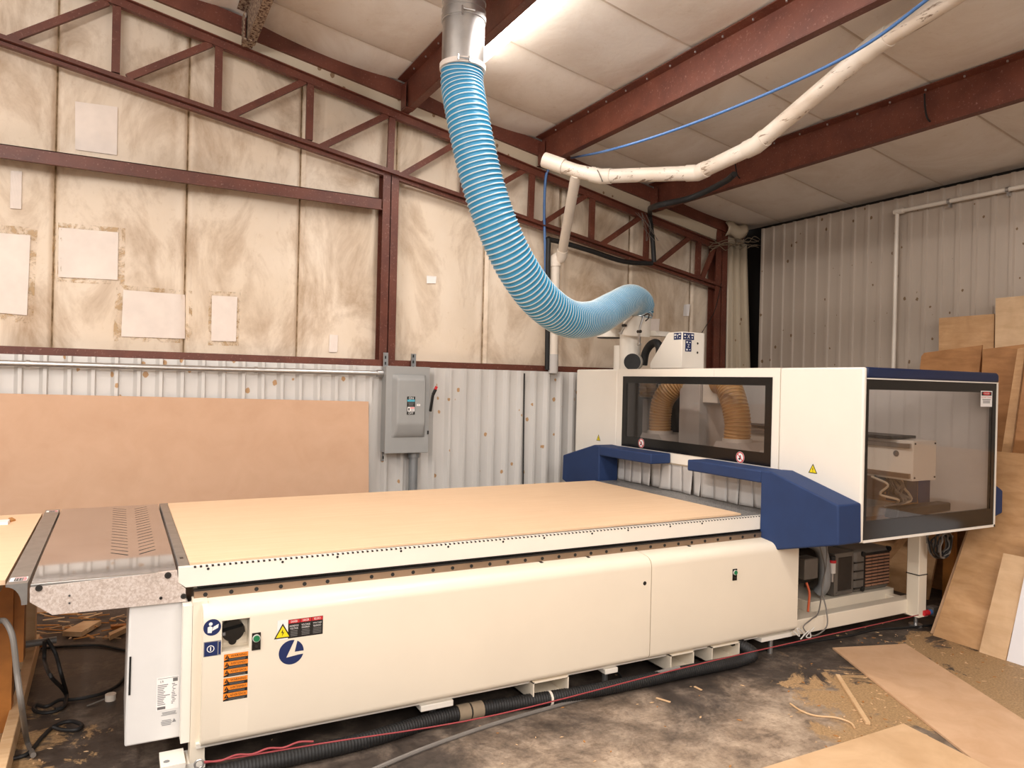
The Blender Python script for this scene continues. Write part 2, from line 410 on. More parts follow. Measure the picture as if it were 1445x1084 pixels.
# flat printed sticker on a plane: origin, u (to the reader's right), v (up); layers lift off the surface
_tc = {}
def text2d(body, size):
    key = body
    if key not in _tc:
        cu = bpy.data.curves.new('t', 'FONT'); cu.body = body; cu.size = 1; cu.resolution_u = 2
        ob = bpy.data.objects.new('t', cu); C.objects.link(ob)
        dg = bpy.context.evaluated_depsgraph_get(); me = ob.evaluated_get(dg).to_mesh()
        vs = [tuple(v.co) for v in me.vertices]; fs = [tuple(p.vertices) for p in me.polygons]
        ob.evaluated_get(dg).to_mesh_clear(); bpy.data.objects.remove(ob); bpy.data.curves.remove(cu)
        _tc[key] = (vs, fs)
    return _tc[key]
class Sticker:
    def __init__(s, o, u, v):
        s.o = Vector(o); s.u = Vector(u).normalized(); s.v = Vector(v).normalized(); s.n = s.u.cross(s.v).normalized(); s.mb = MB()
    def p(s, a, b, l): return s.o+s.u*a+s.v*b+s.n*(.0006+.0005*l)
    def poly(s, pts, mat, l=0):
        area = sum(pts[i][0]*pts[(i+1) % len(pts)][1]-pts[(i+1) % len(pts)][0]*pts[i][1] for i in range(len(pts)))
        if area < 0: pts = pts[::-1]
        s.mb.add([s.p(a, b, l) for a, b in pts], [list(range(len(pts)))], mat); return s
    def rect(s, a0, b0, a1, b1, mat, l=0): return s.poly([(a0, b0), (a1, b0), (a1, b1), (a0, b1)], mat, l)
    def disc(s, a, b, r, mat, l=0, n=28, ry=None): return s.poly([(a+r*math.cos(2*PI*i/n), b+(ry or r)*math.sin(2*PI*i/n)) for i in range(n)], mat, l)
    def text(s, body, a, b, h, mat, l=1, width=None):
        vs, fs = text2d(body, 1)
        if not vs: return s
        x0 = min(v[0] for v in vs); x1 = max(v[0] for v in vs); y0 = min(v[1] for v in vs); y1 = max(v[1] for v in vs)
        ky = h/(y1-y0); kx = width/(x1-x0) if width else ky
        s.mb.add([s.p(a+(v[0]-(x0+x1)/2)*kx, b+(v[1]-(y0+y1)/2)*ky, l) for v in vs], fs, mat); return s
    def lines(s, a0, a1, b0, b1, n, mat, l=1, fill=.5):
        st = (b1-b0)/n
        for i in range(n):
            k = random.uniform(.0, .25); c = (a1-a0)*k/2
            s.rect(a0+c, b0+st*(i+.5-fill/2), a1-c, b0+st*(i+.5+fill/2), mat, l)
        return s
    def warn(s, a, b, h, l=1, fill='yellow', edge='black', bolt=True):
        w = h*1.12
        s.poly([(a-w/2, b), (a+w/2, b), (a, b+h)], edge, l)
        s.poly([(a-w/2+h*.13, b+h*.075), (a+w/2-h*.13, b+h*.075), (a, b+h*.84)], fill, l+1)
        if bolt: s.poly([(a+.02*h, b+.62*h), (a-.1*h, b+.36*h), (a-.0*h, b+.38*h), (a-.04*h, b+.14*h), (a+.1*h, b+.42*h), (a+.01*h, b+.4*h)], edge, l+2)
        else:
            s.rect(a-.04*h, b+.3*h, a+.04*h, b+.58*h, edge, l+2); s.rect(a-.04*h, b+.14*h, a+.04*h, b+.22*h, edge, l+2)
        return s
    def build(s, name, parent): return s.mb.build(name, parent)

# ================================================================== SETTING
RZ, RX, RS = 3.40, 6.2, .1835
def roof_z(x): return RZ+RS*(RX-x)
struct(MB().grid(lambda a, b: (-9+16*a, -8+14.4*b, 0), 8, 8, 'concrete').build('floor', loc=(0, 0, 0)))
# sheet-metal wainscot: ribbed panels
def rib_profile(a0, a1, p, phase, shape=((0, 0), (.60, 0), (.78, 1), (.93, 1), (.99, 0))):
    out = []; k = math.floor((a0-phase)/p)
    while phase+k*p < a1:
        o = phase+k*p
        for t, h in shape: out.append((o+t*p, h))
        k += 1
    return [q for q in out if a0 <= q[0] <= a1]
mb = MB(); pr = rib_profile(-2.6, 5.88, .1448, .0)
mb.grid(lambda a, b: (pr[round(a*(len(pr)-1))][0], 6.025-.036*pr[round(a*(len(pr)-1))][1], 1.735*b-.012*b*0), len(pr)-1, 1, 'tin')
struct(mb.build('wall_back', angle=20))
mb = MB(); pr2 = rib_profile(-3.5, 5.97, .143, .02, ((0, 0), (.66, 0), (.72, 1), (.90, 1), (.94, 0)))
mb.grid(lambda a, b: (6.235-.016*pr2[round(a*(len(pr2)-1))][1], pr2[round(a*(len(pr2)-1))][0], 3.385*b), len(pr2)-1, 1, 'tinwarm')
struct(mb.build('wall_right', angle=20))
struct(MB().box((6.30, -4, 0), (6.34, 6.34, 3.7), 'black').build('wall_gap_backing'))  # added black backing so the eave and corner gaps look dark
mb = MB(); pr3 = rib_profile(-9, 7, .30, .0)
mb.grid(lambda a, b: (pr3[round(a*(len(pr3)-1))][0], -7.5+.03*pr3[round(a*(len(pr3)-1))][1], 4.9*b), len(pr3)-1, 1, 'tin')
struct(mb.build('wall_front_bounce', angle=20))  # unseen wall behind the camera, added for window reflections and bounce light
# vinyl-faced insulation of the gable wall, sagging between its stitched seams
SEAMS = [-2.2, -1.3, -.435, .432, 1.29, 2.12, 3.0, 3.83, 4.68, 5.52, 6.4]
def y_ins(x, z):
    for a, b in zip(SEAMS, SEAMS[1:]):
        if a <= x <= b:
            t = (x-a)/(b-a); d = min(t, 1-t)*(b-a)
            return 6.235-.055*(math.sin(PI*t)**.35)-(.012 if .02 < d < .05 else 0)+.006*math.sin(9*z+7*a)*math.sin(PI*t)
    return 6.2
xs = []
for a, b in zip(SEAMS, SEAMS[1:]):
    for t in (0, .008, .024, .045, .07, .12, .2, .3, .4, .5, .6, .7, .8, .88, .93, .955, .976, .992): xs.append(a+(b-a)*t)
xs = [x for x in xs if -2.5 <= x <= 6.3]
def insf(a, b):
    x = xs[round(a*(len(xs)-1))]; z = 1.68+b*(roof_z(x)-1.68); return (x, y_ins(x, z), z)
def insm(a, b):
    x = (xs[round(a*(len(xs)-1))]+xs[min(len(xs)-1, round(a*(len(xs)-1))+1)])/2
    return 'seamstain' if min(abs(x-q) for q in SEAMS) < .009 else 'wallinsul'
struct(MB().grid(insf, len(xs)-1, 40, 'wallinsul', insm).build('wall_back_upper', angle=50))
# roof insulation pillowing between purlins and seams
PURL = [-2.0, -.64, .72, 2.06, 3.42, 4.75, 6.2]
YS = [6.5, 5.66, 4.77, 3.89, 3.05, 2.2, 1.35, .5, -.35, -1.2, -2.05, -2.9, -3.75, -4.6]
ylist = []
for p, q in zip(YS[1:], YS):
    for t in (0, .010, .03, .07, .13, .22, .34, .5, .66, .78, .87, .93, .97, .990): ylist.append(p+(q-p)*t)
ylist = sorted(y for y in ylist if y < 6.3)+[6.3]
def roof_pt(a, b):
    x = -7+13.35*a; y = ylist[round(b*(len(ylist)-1))]
    z = roof_z(x) if x > -3.4 else roof_z(-3.4)-(-3.4-x)*RS
    sx = 0
    for p, q in zip(PURL, PURL[1:]):
        if p <= x <= q: sx = math.sin(PI*(x-p)/(q-p))
    for p, q in zip(YS[1:], YS):
        if p <= y <= q: z -= .085*sx**.5*(max(0, math.sin(PI*(y-p)/(q-p)))**.5)
    return (x, y, z+.045)
def roof_m(a, b):
    i = round(b*(len(ylist)-1)); y = (ylist[i]+ylist[min(i+1, len(ylist)-1)])/2
    return 'seamroof' if min(abs(y-q) for q in YS) < .008 else 'roofinsul'
plain('seamroof', '#d6c9bb', .7, vary=.1)
struct(MB().grid(roof_pt, 212, len(ylist)-1, 'roofinsul', roof_m).build('ceiling', angle=60))

# ================================================================== STEEL FRAME
def purlin(xw, y0, y1, m, label):
    zt = roof_z(xw)+.012; zb = zt-.24
    root = thing('roof_purlin', (xw, (y0+y1)/2, zb), label, 'beam', 'roof purlins')
    mb = MB()
    mb.box((xw-.002, y0, zb), (xw+.004, y1, zt), m)
    mb.prism([(xw-.07, y0, zt+.07*RS), (xw, y0, zt), (xw, y0, zt-.006), (xw-.07, y0, zt-.006+.07*RS)], (0, y1-y0, 0), m)
    mb.prism([(xw+.065, y0, zb), (xw, y0, zb), (xw, y0, zb-.006), (xw+.065, y0, zb-.006)], (0, y1-y0, 0), m)
    mb.box((xw+.06, y0, zb-.003), (xw+.065, y1, zb+.018), m)
    y = y1-.3
    while y > max(y0, .5):
        mb.cyl((xw-.035, y, zt+.004), (xw-.035, y, zt-.010), .007, 'galv', 6)
        y -= .26
    mb.build('purlin_web', root)
    MB().box((xw-.03, y1-.09, zb), (xw-.022, y1+.02, zb+.2), m).box((xw-.03, y1-.1, zb-.014), (xw+.05, y1+.04, zb-.006), m).build('purlin_clip', root)
    return root
purlin(.80, -4, 5.93, 'rustpurlin', 'short-looking rust-mottled roof purlin at the top edge, before the duct')
purlin(2.10, -4, 5.98, 'redsteel', 'dark red roof purlin passing behind the galvanised duct, beside the strip light')
purlin(3.46, -4, 5.98, 'redsteel', 'dark red roof purlin between the strip light and the sagging white pipe')
purlin(4.80, -4, 5.98, 'redsteel', 'dark red roof purlin next to the ribbed grey wall, black cable ties round it')
MB().prism([(-2, 6.0, roof_z(-2)), (6.1, 6.0, roof_z(6.1)), (6.1, 6.0, roof_z(6.1)-.14), (-2, 6.0, roof_z(-2)-.14)], (0, .06, 0), 'redsteel').build('rake_angle')
tag(bpy.data.objects['rake_angle'], 'dark red sloping rake angle where the gable wall meets the roof', 'beam')
root = thing('insulation_wrap', (2, 6.02, roof_z(2)-.25), 'strip of stained insulation folded under the rake angle above the truss', 'insulation')
MB().prism([(-2, 6.03, roof_z(-2)-.13), (6.0, 6.03, roof_z(6.0)-.13), (6.0, 6.05, roof_z(6.0)-.25), (-2, 6.05, roof_z(-2)-.25)], (0, .05, 0), 'tinbeige').build('wrap_sheet', root)

YT = 6.06
def L(p): return PY(p[0], p[1], YT)
def line_at(a, b, X):
    A, B = L(a), L(b); t = (X-A.x)/(B.x-A.x); return A+(B-A)*t
tr = thing('endwall_truss', (2, YT, 3.1), 'dark red lattice truss sloping across the gable wall insulation', 'truss')
tA, tB = (190, 13), (1010, 348); bA, bB = (0, 56), (1012, 404)
mb = MB(); a, b = line_at(tA, tB, -2.0), line_at(tA, tB, 5.72); mb.bar(a, b, .05, .062, 'redsteel'); mb.bar(a+Vector((0, -.035, .028)), b+Vector((0, -.035, .028)), .05, .007, 'redsteel'); mb.build('top_chord', tr)
mb = MB(); a, b = line_at(bA, bB, -2.0), line_at(bA, bB, 5.80)
mb.bar(a+Vector((0, 0, .02)), b+Vector((0, 0, .02)), .05, .03, 'redsteel'); mb.bar(a+Vector((0, -.03, -.004)), b+Vector((0, -.03, -.004)), .06, .007, 'redsteel'); mb.bar(a+Vector((0, .005, -.024)), b+Vector((0, .005, -.024)), .05, .024, 'redsteel'); mb.build('bottom_chord', tr)
for p, q in (((165, 10), (163, 103)), ((309, 65), (307, 155)), ((438, 118), (436, 198)), ((553, 167), (550, 245)), ((656, 206), (653, 280)), ((751, 242), (748, 312)), ((836, 278), (834, 343)), ((913, 307), (911, 370)), ((986, 337), (984, 394))):
    MB().bar(L(p), L(q), .055, .035, 'redsteel', (0, 1, 0)).build('web_post', tr)
for p, q in (((10, 57), (152, 3)), ((180, 110), (298, 62)), ((324, 164), (430, 115)), ((452, 208), (546, 163)), ((566, 248), (648, 200)), ((666, 283), (744, 238)), ((762, 318), (830, 274)), ((846, 347), (906, 305)), ((926, 373), (977, 332)), ((989, 397), (1007, 351))):
    MB().bar(L(p), L(q), .05, .03, 'redsteel', (0, 1, 0)).build('web_brace', tr)
# girts and posts
mb = MB(); za, zb_ = PY(0, 203, 6.04).z, PY(0, 224, 6.04).z
mb.box((-2.6, 6.03, zb_), (1.93, 6.036, za), 'redsteel'); mb.box((-2.6, 6.03, za-.006), (1.93, 6.16, za), 'redsteel'); mb.box((-2.6, 6.0, zb_), (1.93, 6.036, zb_+.006), 'redsteel')
mb.box((-2.6, 6.155, za-.006), (1.93, 6.16, za+.02), 'redsteel')
g = mb.build('wall_girt'); tag(g, 'dark red horizontal wall girt high on the gable insulation, ending at the post', 'beam')
mb = MB(); mb.box((-2.6, 6.03, 1.733), (6.0, 6.036, 1.785), 'redsteel'); mb.box((-2.6, 6.03, 1.727), (6.0, 6.15, 1.733), 'redsteel'); mb.box((-2.6, 6.03, 1.785), (6.0, 6.15, 1.79), 'redsteel')
g = mb.build('wall_girt'); tag(g, 'dark red base girt along the top of the white ribbed wainscot', 'beam')
def hpost(x0, x1, y0, y1, z1, label):
    mb = MB(); mb.box((x0, y0, 0), (x1, y0+.008, z1), 'redsteel').box((x0, y1-.008, 0), (x1, y1, z1), 'redsteel').box(((x0+x1)/2-.004, y0, 0), ((x0+x1)/2+.004, y1, z1), 'redsteel')
    return tag(mb.build('steel_post'), label, 'post')
hpost(1.945, 2.085, 6.04, 6.16, 3.42, 'dark red steel post in the gable wall above the grey switch box')
hpost(5.72, 5.885, 6.03, 6.15, roof_z(5.8)-.1, 'dark red corner post beside the loose beige wall sheet')
# loose ribbed sheet filling the corner, insulation scrap on top
mb = MB()
def loose(a, b):
    xl = PY(1026, 330, 6.05).x+.0; xr = PY(1058, 330, 6.05).x
    t = b; X0 = 5.90+.03*(1-t); X1 = 6.12+.10*(1-t)
    k = [0, .12, .16, .24, .28, .46, .50, .58, .62, .86, .90, 1][round(a*11)]; h = [0, 0, 1, 1, 0, 0, 1, 1, 0, 0, 1, 1][round(a*11)]
    return (X0+(X1-X0)*k, 6.05-.02*h-.05*a-.12*a*(1-b), 3.22*b)
mb.grid(loose, 11, 6, 'tinbeige')
o = mb.build('wall_sheet', thick=.002); tag(o, 'loose stained ribbed metal sheet standing in the room corner behind the machine', 'metal sheet'); o['kind'] = 'thing'
rt = thing('insulation_scrap', (6.0, 5.95, 3.2), 'torn cream insulation flap sticking out at the top of the corner sheet', 'insulation')
mb = MB(); c = PY(1036, 326, 5.98)
mb.grid(lambda a, b: c+Vector((-.13+.26*a, -.05*math.sin(PI*b)-.03*a, -.07+.15*b+.02*math.sin(7*a))), 8, 8, 'tinbeige'); mb.build('flap', rt, thick=.012)
for k in range(6):
    pts = [c+Vector((-.36+.11*j, .0+random.uniform(-.03, .03), -.13+random.uniform(-.05, .05)-.02*k+.012*j)) for j in range(8)]
    if k == 0: wb = MB()
    wb.tube(pts, .004, 'cobweb', 5, 4)
o = wb.build('dusty_thread', rt)

# tape patches stuck on the insulation
def mat_glue():
    m, nt, b = base('glue'); v = wcoords(nt)
    r = ramp(nt, [(.47, (0, 0, 0, 1)), (.60, (.6, .6, .6, 1))]); nt.links.new(noise(nt, v, 11, 6, .7, .5), r.inputs[0])
    b.inputs['Base Color'].default_value = lin('#c9a878'); nt.links.new(r.outputs[0], b.inputs['Alpha'])
mat_glue()
def patch(q, label, m='tape', n=10, glue=False):
    qs = [PY(x, y, 6.18) for x, y in q]
    def f(a, b):
        top = qs[0].lerp(qs[1], a); bot = qs[3].lerp(qs[2], a); p = top.lerp(bot, b)
        y = y_ins(p.x, p.z)-.010-.004*(math.sin(31*a+9*b)*math.sin(23*b+5*a))
        k = y/p.y; return CAM+(p-CAM)*k
    o = MB().grid(f, n, n, m).build('repair_patch', angle=60)
    if glue:
        def g(a, b):
            a2, b2 = -.12+1.24*a, -.10+1.2*b; top = qs[0]+(qs[1]-qs[0])*a2; bot = qs[3]+(qs[2]-qs[3])*a2; p = top+(bot-top)*b2
            y = y_ins(p.x, p.z)-.004; return CAM+(p-CAM)*(y/p.y)
        MB().grid(g, 30, 30, 'glue').build('glue_stain', o)
    return tag(o, label, 'patch', 'repair patches on the gable insulation')
patch([(106, 143), (166, 151), (165, 219), (106, 211)], 'pale square repair patch above the high girt and below the truss')
patch([(15, 241), (31, 242), (30, 295), (14, 294)], 'narrow upright strip of tape just under the high girt')
patch([(-40, 326), (43, 332), (38, 445), (-40, 438)], 'tall crinkled patch cut by the edge of the photo', glue=True)
patch([(83, 321), (167, 328), (166, 395), (82, 391)], 'broad pale patch level with the tall crinkled patch', glue=True)
patch([(174, 409), (261, 416), (261, 478), (171, 475)], 'wide torn patch with brown glue cracks, low on the insulation', glue=True)
patch([(299, 417), (335, 419), (333, 482), (298, 481)], 'upright patch with yellow glue rim, low on the insulation', glue=True)
patch([(465, 472), (477, 473), (476, 497), (464, 497)], 'small faint tape slip just above the base girt before the post')
patch([(602, 389), (616, 390), (615, 400), (602, 400)], 'tiny white square of tape between the post and the blue hose', 'paper', 4)
patch([(917, 450), (931, 450), (930, 467), (917, 467)], 'small white patch behind the control box on the enclosure roof', 'tape', 4)
patch([(965, 430), (974, 429), (972, 446), (964, 446)], 'curled little patch near the corner post', 'paper', 4)
# glue stains beside the patches (yellowed adhesive)
# ================================================================== ELECTRIC SWITCH BOX
YB = 6.0
sw = thing('disconnect_switch', (2.13, 5.9, 1.0), 'grey electrical disconnect box with bulged cover on the ribbed wainscot', 'switch box')
x0, x1, z0, z1 = 1.955, 2.325, 1.012, 1.732
MB().box((x0, 5.86, z0), (x1, 5.99, z1), 'boxgrey').box((x0-.008, 5.846, z0-.004), (x1+.008, 5.866, z1+.004), 'boxgrey').build('case', sw, .003)
# bulged lid: flat top edge, curved sweep at the bottom
a0, a1 = x0+.045, x1-.03; zl, zh = 1.14, 1.665
def lid(a, b):
    z = zl+(zh-zl)*b
    depth = .05*min(1, (b/.22)**.6 if b < .22 else 1)
    if b > .93: depth = .05*(1-(b-.93)/.07*.85)
    ins = .0
    if a < .12: depth *= a/.12
    if a > .92: depth *= (1-a)/.08
    k = 0
    return (a0+(a1-a0)*a+.025*(1-b)**3*(1 if a < .3 else 0)*0, 5.845-depth, z)
MB().grid(lid, 25, 40, 'boxgrey').build('cover', sw, angle=60)
st = Sticker((2.148, 5.792, 1.41), (1, 0, 0), (0, 0, 1))
st.rect(-.035, -.075, .035, .075, 'black'); st.text('ON', 0, .062, .02, 'pure'); st.rect(-.033, .032, .033, .05, 'teal', 1); st.lines(-.028, .028, -.008, .03, 5, 'labelgrey')
st.rect(-.03, -.05, .032, -.012, 'paper', 1); st.rect(-.024, -.043, -.012, -.02, 'black', 2); st.rect(-.006, -.026, .03, -.014, 'pinklabel', 2); st.lines(-.004, .028, -.048, -.028, 3, 'printgrey', 2); st.text('OFF', 0, -.063, .018, 'pure')
st.build('switch_label', sw)
Sticker((2.215, 5.793, 1.415), (1, 0, 0), (0, 0, 1)).rect(-.015, -.008, .015, .008, 'paper').rect(-.01, -.001, .01, .002, 'printgrey', 1).build('tag_label', sw)
mb = MB(); mb.bar((2.337, 5.83, 1.36), (2.345, 5.80, 1.50), .02, .022, 'black', (0, 1, 0)); mb.bar((2.345, 5.80, 1.50), (2.365, 5.79, 1.55), .022, .024, 'black', (0, 1, 0)); mb.bar((2.36, 5.79, 1.545), (2.372, 5.785, 1.575), .02, .02, 'redlabel', (0, 1, 0)); mb.build('lever', sw, .003)
MB().box((2.318, 5.835, 1.165), (2.33, 5.846, 1.195), 'black').build('hasp', sw)
for xx, zt, zb_ in ((1.985, 1.85, .93), (2.235, 1.85, 1.0)):
    mb = MB(); mb.box((xx-.021, 5.985, zb_), (xx-.016, 6.0, zt), 'galv').box((xx+.016, 5.985, zb_), (xx+.021, 6.0, zt), 'galv').box((xx-.021, 5.995, zb_), (xx+.021, 6.0, zt), 'zincgrey')
    z = zb_+.03
    while z < zt:
        mb.box((xx-.006, 5.9935, z-.012), (xx+.006, 5.9955, z+.012), 'black'); z += .05
    mb.build('mounting_channel', sw)
cd = thing('wall_conduit', (.5, 5.96, 1.66), 'long galvanised conduit clipped along the top of the ribbed wainscot', 'conduit')
MB().cyl((-2.6, 5.955, 1.672), (1.93, 5.955, 1.672), .021, 'galv', 16).build('pipe', cd)
MB().cyl((1.90, 5.955, 1.672), (1.955, 5.955, 1.672), .03, 'galv', 16).build('connector', cd)
for x in (-.55, .93): MB().cyl((x-.012, 5.955, 1.672), (x+.012, 5.955, 1.672), .026, 'galv', 16).box((x-.012, 5.95, 1.65), (x+.012, 5.996, 1.66), 'galv').build('pipe_clip', cd)
cd2 = tag(MB().cyl((2.24, 5.95, 0), (2.24, 5.95, 1.01), .038, 'zincgrey', 18).cyl((2.24, 5.95, .96), (2.24, 5.95, 1.011), .05, 'zincgrey', 18).build('drop_conduit'), 'grey upright conduit dropping from the bottom of the switch box', 'conduit')
def cable(name, pts, r, m, label, cat, n=8, sub=8): return tag(MB().tube(pts, r, m, n, sub).build(name), label, cat)
cable('wall_cable', [PY(812-8, 495+40, 6.0), PY(740, 527, 5.985), PY(739, 600, 5.985), PY(738, 690, 5.985), PY(737.5, 760, 5.985)][1:], .007, 'black', 'thin black cable running down the ribbed wainscot beside the machine', 'cable')

# ================================================================== MACHINE BASE
M_ = thing('router_machine', (2.0, 4.1, 0), 'long cream machine base with router bed, rail and rounded side panels', 'machine')
BY0, BY1 = 3.27, 4.99
mb = MB(); mb.prism([(.228, BY0, .832), (.226, BY0, .775), (.256, BY0, .75), (3.62, BY0, .75), (3.62, BY0, .832)], (0, .03, 0), 'ivory')
for k in range(11): mb.cyl((.34+.27*k+(.03 if k % 2 else 0), BY0-.0012, .818), (.34+.27*k+(.03 if k % 2 else 0), BY0+.002, .818), .0055, 'black', 10)
mb.build('side_beam', M_)
MB().box((.232, BY0+.028, .76), (4.9, BY1, .826), 'deck').box((3.55, BY0+.002, .76), (4.9, BY0+.03, .826), 'alu').build('bed_deck', M_)
MB().box((.234, BY0+.022, .8262), (.272, BY1-.01, .828), 'alu').box((.2445, 3.45, .8281), (.259, 3.48, .8286), 'darkmetal').build('edge_scale', M_)
sb = MB(); k = 0; x = .285
while x < 3.6:
    sb.box((x, BY0-.0008, .8265), (x+.009, BY0+.014, .8325), 'black'); x += .0228
stuff(sb.build('bed_slot', M_))
MB().box((.29, BY0+.03, .10), (3.72, BY1-.03, .76), 'cream').box((.30, BY0+.006, .742), (3.7, BY0+.03, .752), 'black').build('base_frame', M_)  # black strip stands in for the dark gap above the rail
rb = MB().box((.287, 3.255, .700), (3.72, BY0+.035, .733), 'rail').box((.287, 3.2535, .7325), (3.72, BY0+.02, .737), 'darkmetal'); x = .330
while x < 3.68:
    rb.cyl((x, 3.2535, .7165), (x, 3.257, .7165), .0088, 'black', 12); x += .1008
rb.build('linear_rail', M_)
for x in (1.93, 2.22, 2.92): MB().box((x-.008, 3.235, .677), (x+.008, 3.26, .702), 'black').build('cable_clip', M_)
def side_panel(xa, xb, za=.137, zt=.692, yf=3.13):
    prof = []
    for i in range(7):
        q = PI/2*i/6; prof.append((yf+.055-.055*math.cos(q)*1.0, zt-.055+.055*math.sin(q)))
    prof += [(3.275, zt+.012), (3.275, zt-.01)]
    prof2 = []
    for i in range(7):
        q = PI/2*i/6; prof2.append((yf+.035-.035*math.sin(q), za+.035-.035*math.cos(q)))
    pts = [(3.27, za)]+[(yf+.035, za)]+prof2[1:]+prof
    pts = [(xa, y, z) for y, z in pts]
    mb = MB(); mb.prism(pts, (xb-xa, 0, 0), 'cream'); return mb
pa, pb = .313, 3.70
PYF = 3.13
seam = PY(918.5, 850, PYF).x
# near panel has a recess for the main switch
rx0, rx1 = PY(313, 900, PYF).x, PY(352, 900, PYF).x; rz0, rz1 = PY(333, 918, PYF).z, PY(333, 874, PYF).z
mbp = side_panel(pa, rx0); q = side_panel(rx1, seam-.0025)
for part in (q,):
    mbp.add(part.v, part.f, 'cream')
mbp.box((rx0, PYF, rz1), (rx1, PYF+.1, .692-.055), 'cream'); mbp.box((rx0, PYF, .172), (rx1, PYF+.1, rz0), 'cream')
t = side_panel(rx0, rx1, .692-.0551); 
prof = [(rx0, PYF, .637)]+[(rx0, PYF+.055-.055*math.cos(PI/2*i/6), .637+.055*math.sin(PI/2*i/6)) for i in range(1, 7)]+[(rx0, 3.275, .704), (rx0, 3.275, .637)]
mbp.prism(prof, (rx1-rx0, 0, 0), 'cream')
prof = [(rx0, PYF, .172)]+[(rx0, PYF+.035-.035*math.cos(PI/2*i/6), .172-.035*math.sin(PI/2*i/6)) for i in range(1, 7)]+[(rx0, 3.27, .137), (rx0, 3.27, .172)]
mbp.prism(prof, (rx1-rx0, 0, 0), 'cream')
# recess back plate
mbp.box((rx0, PYF+.06, rz0), (rx1, PYF+.07, rz1), 'cream')
sp = mbp.build('side_panel', M_)
mb = side_panel(seam+.0025, pb); mb.cyl((seam-.045, PYF-.001, PY(912, 823, PYF).z), (seam-.045, PYF+.002, PY(912, 823, PYF).z), .011, 'black', 14)
sp2 = mb.build('side_panel', M_)
# main switch
cxs, czs = (rx0+rx1)/2-.008, (rz0+rz1)/2+.012
mb = MB(); mb.box((cxs-.06, PYF+.052, czs-.065), (cxs+.06, PYF+.06, czs+.058), 'cream')
mb.cyl((cxs, PYF+.052, czs), (cxs, PYF+.02, czs), .044, 'blackgloss', 28).bar((cxs-.042, PYF+.012, czs-.006), (cxs+.042, PYF+.012, czs+.008), .024, .026, 'blackgloss', (0, 1, 0)).cyl((cxs, PYF+.05, czs-.045), (cxs, PYF+.03, czs-.045), .016, 'blackgloss', 16).box((cxs-.043, PYF-.003, czs-.008), (cxs-.032, PYF+.0, czs+.004), 'labelgrey')
mb.build('main_switch', sp)
def pushbutton(par, x, z, s=1):
    mb = MB(); mb.box((x-.017*s, PYF-.004, z-.035*s), (x+.017*s, PYF+.001, z+.035*s), 'blackgloss')
    mb.cyl((x, PYF-.003, z+.014*s), (x, PYF-.009, z+.014*s), .0155*s, 'clearedge', 20).cyl((x, PYF-.008, z+.014*s), (x, PYF-.013, z+.014*s), .0125*s, 'green', 20)
    mb.cyl((x, PYF-.004, z-.019*s), (x, PYF-.0065, z-.019*s), .006*s, 'darkmetal', 14)
    mb.build('push_button', par)
b_ = PY(361.5, 905, PYF); pushbutton(sp, b_.x, b_.z)
b_ = PY(1036.5, 811, PYF); pushbutton(sp2, b_.x, b_.z, .95)
def S(px, py): return Sticker(PY(px, py, PYF), (1, 0, 0), (0, 0, 1))
s = S(299.5, 885.5); s.disc(0, 0, .033, 'navyprint'); s.disc(-.006, .014, .007, 'pure', 1); s.poly([(-.017, -.02), (-.002, -.022), (.002, .0), (-.008, .006), (-.017, .002)], 'pure', 1); s.poly([(.0, -.014), (.022, -.004), (.024, .012), (.004, .002)], 'pure', 2); s.build('manual_sign', sp)
s = S(299, 915.5); s.rect(-.031, -.03, .034, .030, 'printgrey'); s.rect(-.028, -.028, .021, .027, 'navyprint', 1); s.disc(-.005, 0, .014, 'pure', 2); s.disc(-.005, 0, .011, 'navyprint', 3); s.rect(-.007, -.008, -.003, .008, 'pure', 4); s.rect(.0245, -.026, .033, .024, 'navyprint', 1); s.build('manual_label', sp)
w0, w1 = PY(316, 930, PYF), PY(350, 930, PYF); ww = (w1.x-w0.x)
zt, zb_ = PY(333, 921.5, PYF).z, PY(331, 987.5, PYF).z
s = Sticker((w0.x, PYF, zb_), (1, 0, 0), (0, 0, 1)); hh = (zt-zb_)/6.15
for i, t in enumerate(('WARNING', 'AVERTISSEMENT', 'ADVERTENCIA', 'WARNING', 'AVERTISSEMENT', 'ADVERTENCIA')):
    b1 = (zt-zb_)-i*hh-(.15*hh if i > 2 else 0); b0 = b1-hh
    s.rect(0, b0, ww, b1, 'black'); s.rect(0, b0+hh*.42, ww, b1, 'orangelabel', 1); s.poly([(0, b0+hh*.15), (ww*.2, b0+hh*.42), (0, b0+hh*.42)], 'orangelabel', 1)
    s.warn(ww*.13, b0+hh*.40, hh*.52, 2, 'black', 'black', False); s.text('!', ww*.13, b0+hh*.58, hh*.3, 'orangelabel', 5)
    s.text(t, ww*.61, b0+hh*.70, hh*.30, 'black', 2, ww*.66); s.lines(ww*.16, ww*.94, b0+hh*.06, b0+hh*.36, 2, 'labelgrey', 2, .45)
s.build('warning_label', sp)
v0 = PY(391, 904, PYF); v1 = PY(406, 902, PYF)
s = Sticker(v0, (1, 0, 0), (0, 0, 1)); s.rect(0, 0, v1.x-v0.x, .082, 'paper'); s.warn((v1.x-v0.x)/2, .006, .062, 1)
s.build('voltage_sign', sp)
d0 = PY(406.3, 902, PYF); d1 = PY(455.3, 895, PYF); dw = d1.x-d0.x
s = Sticker(d0, (1, 0, 0), (0, 0, 1)); s.rect(0, .002, dw, .080, 'black')
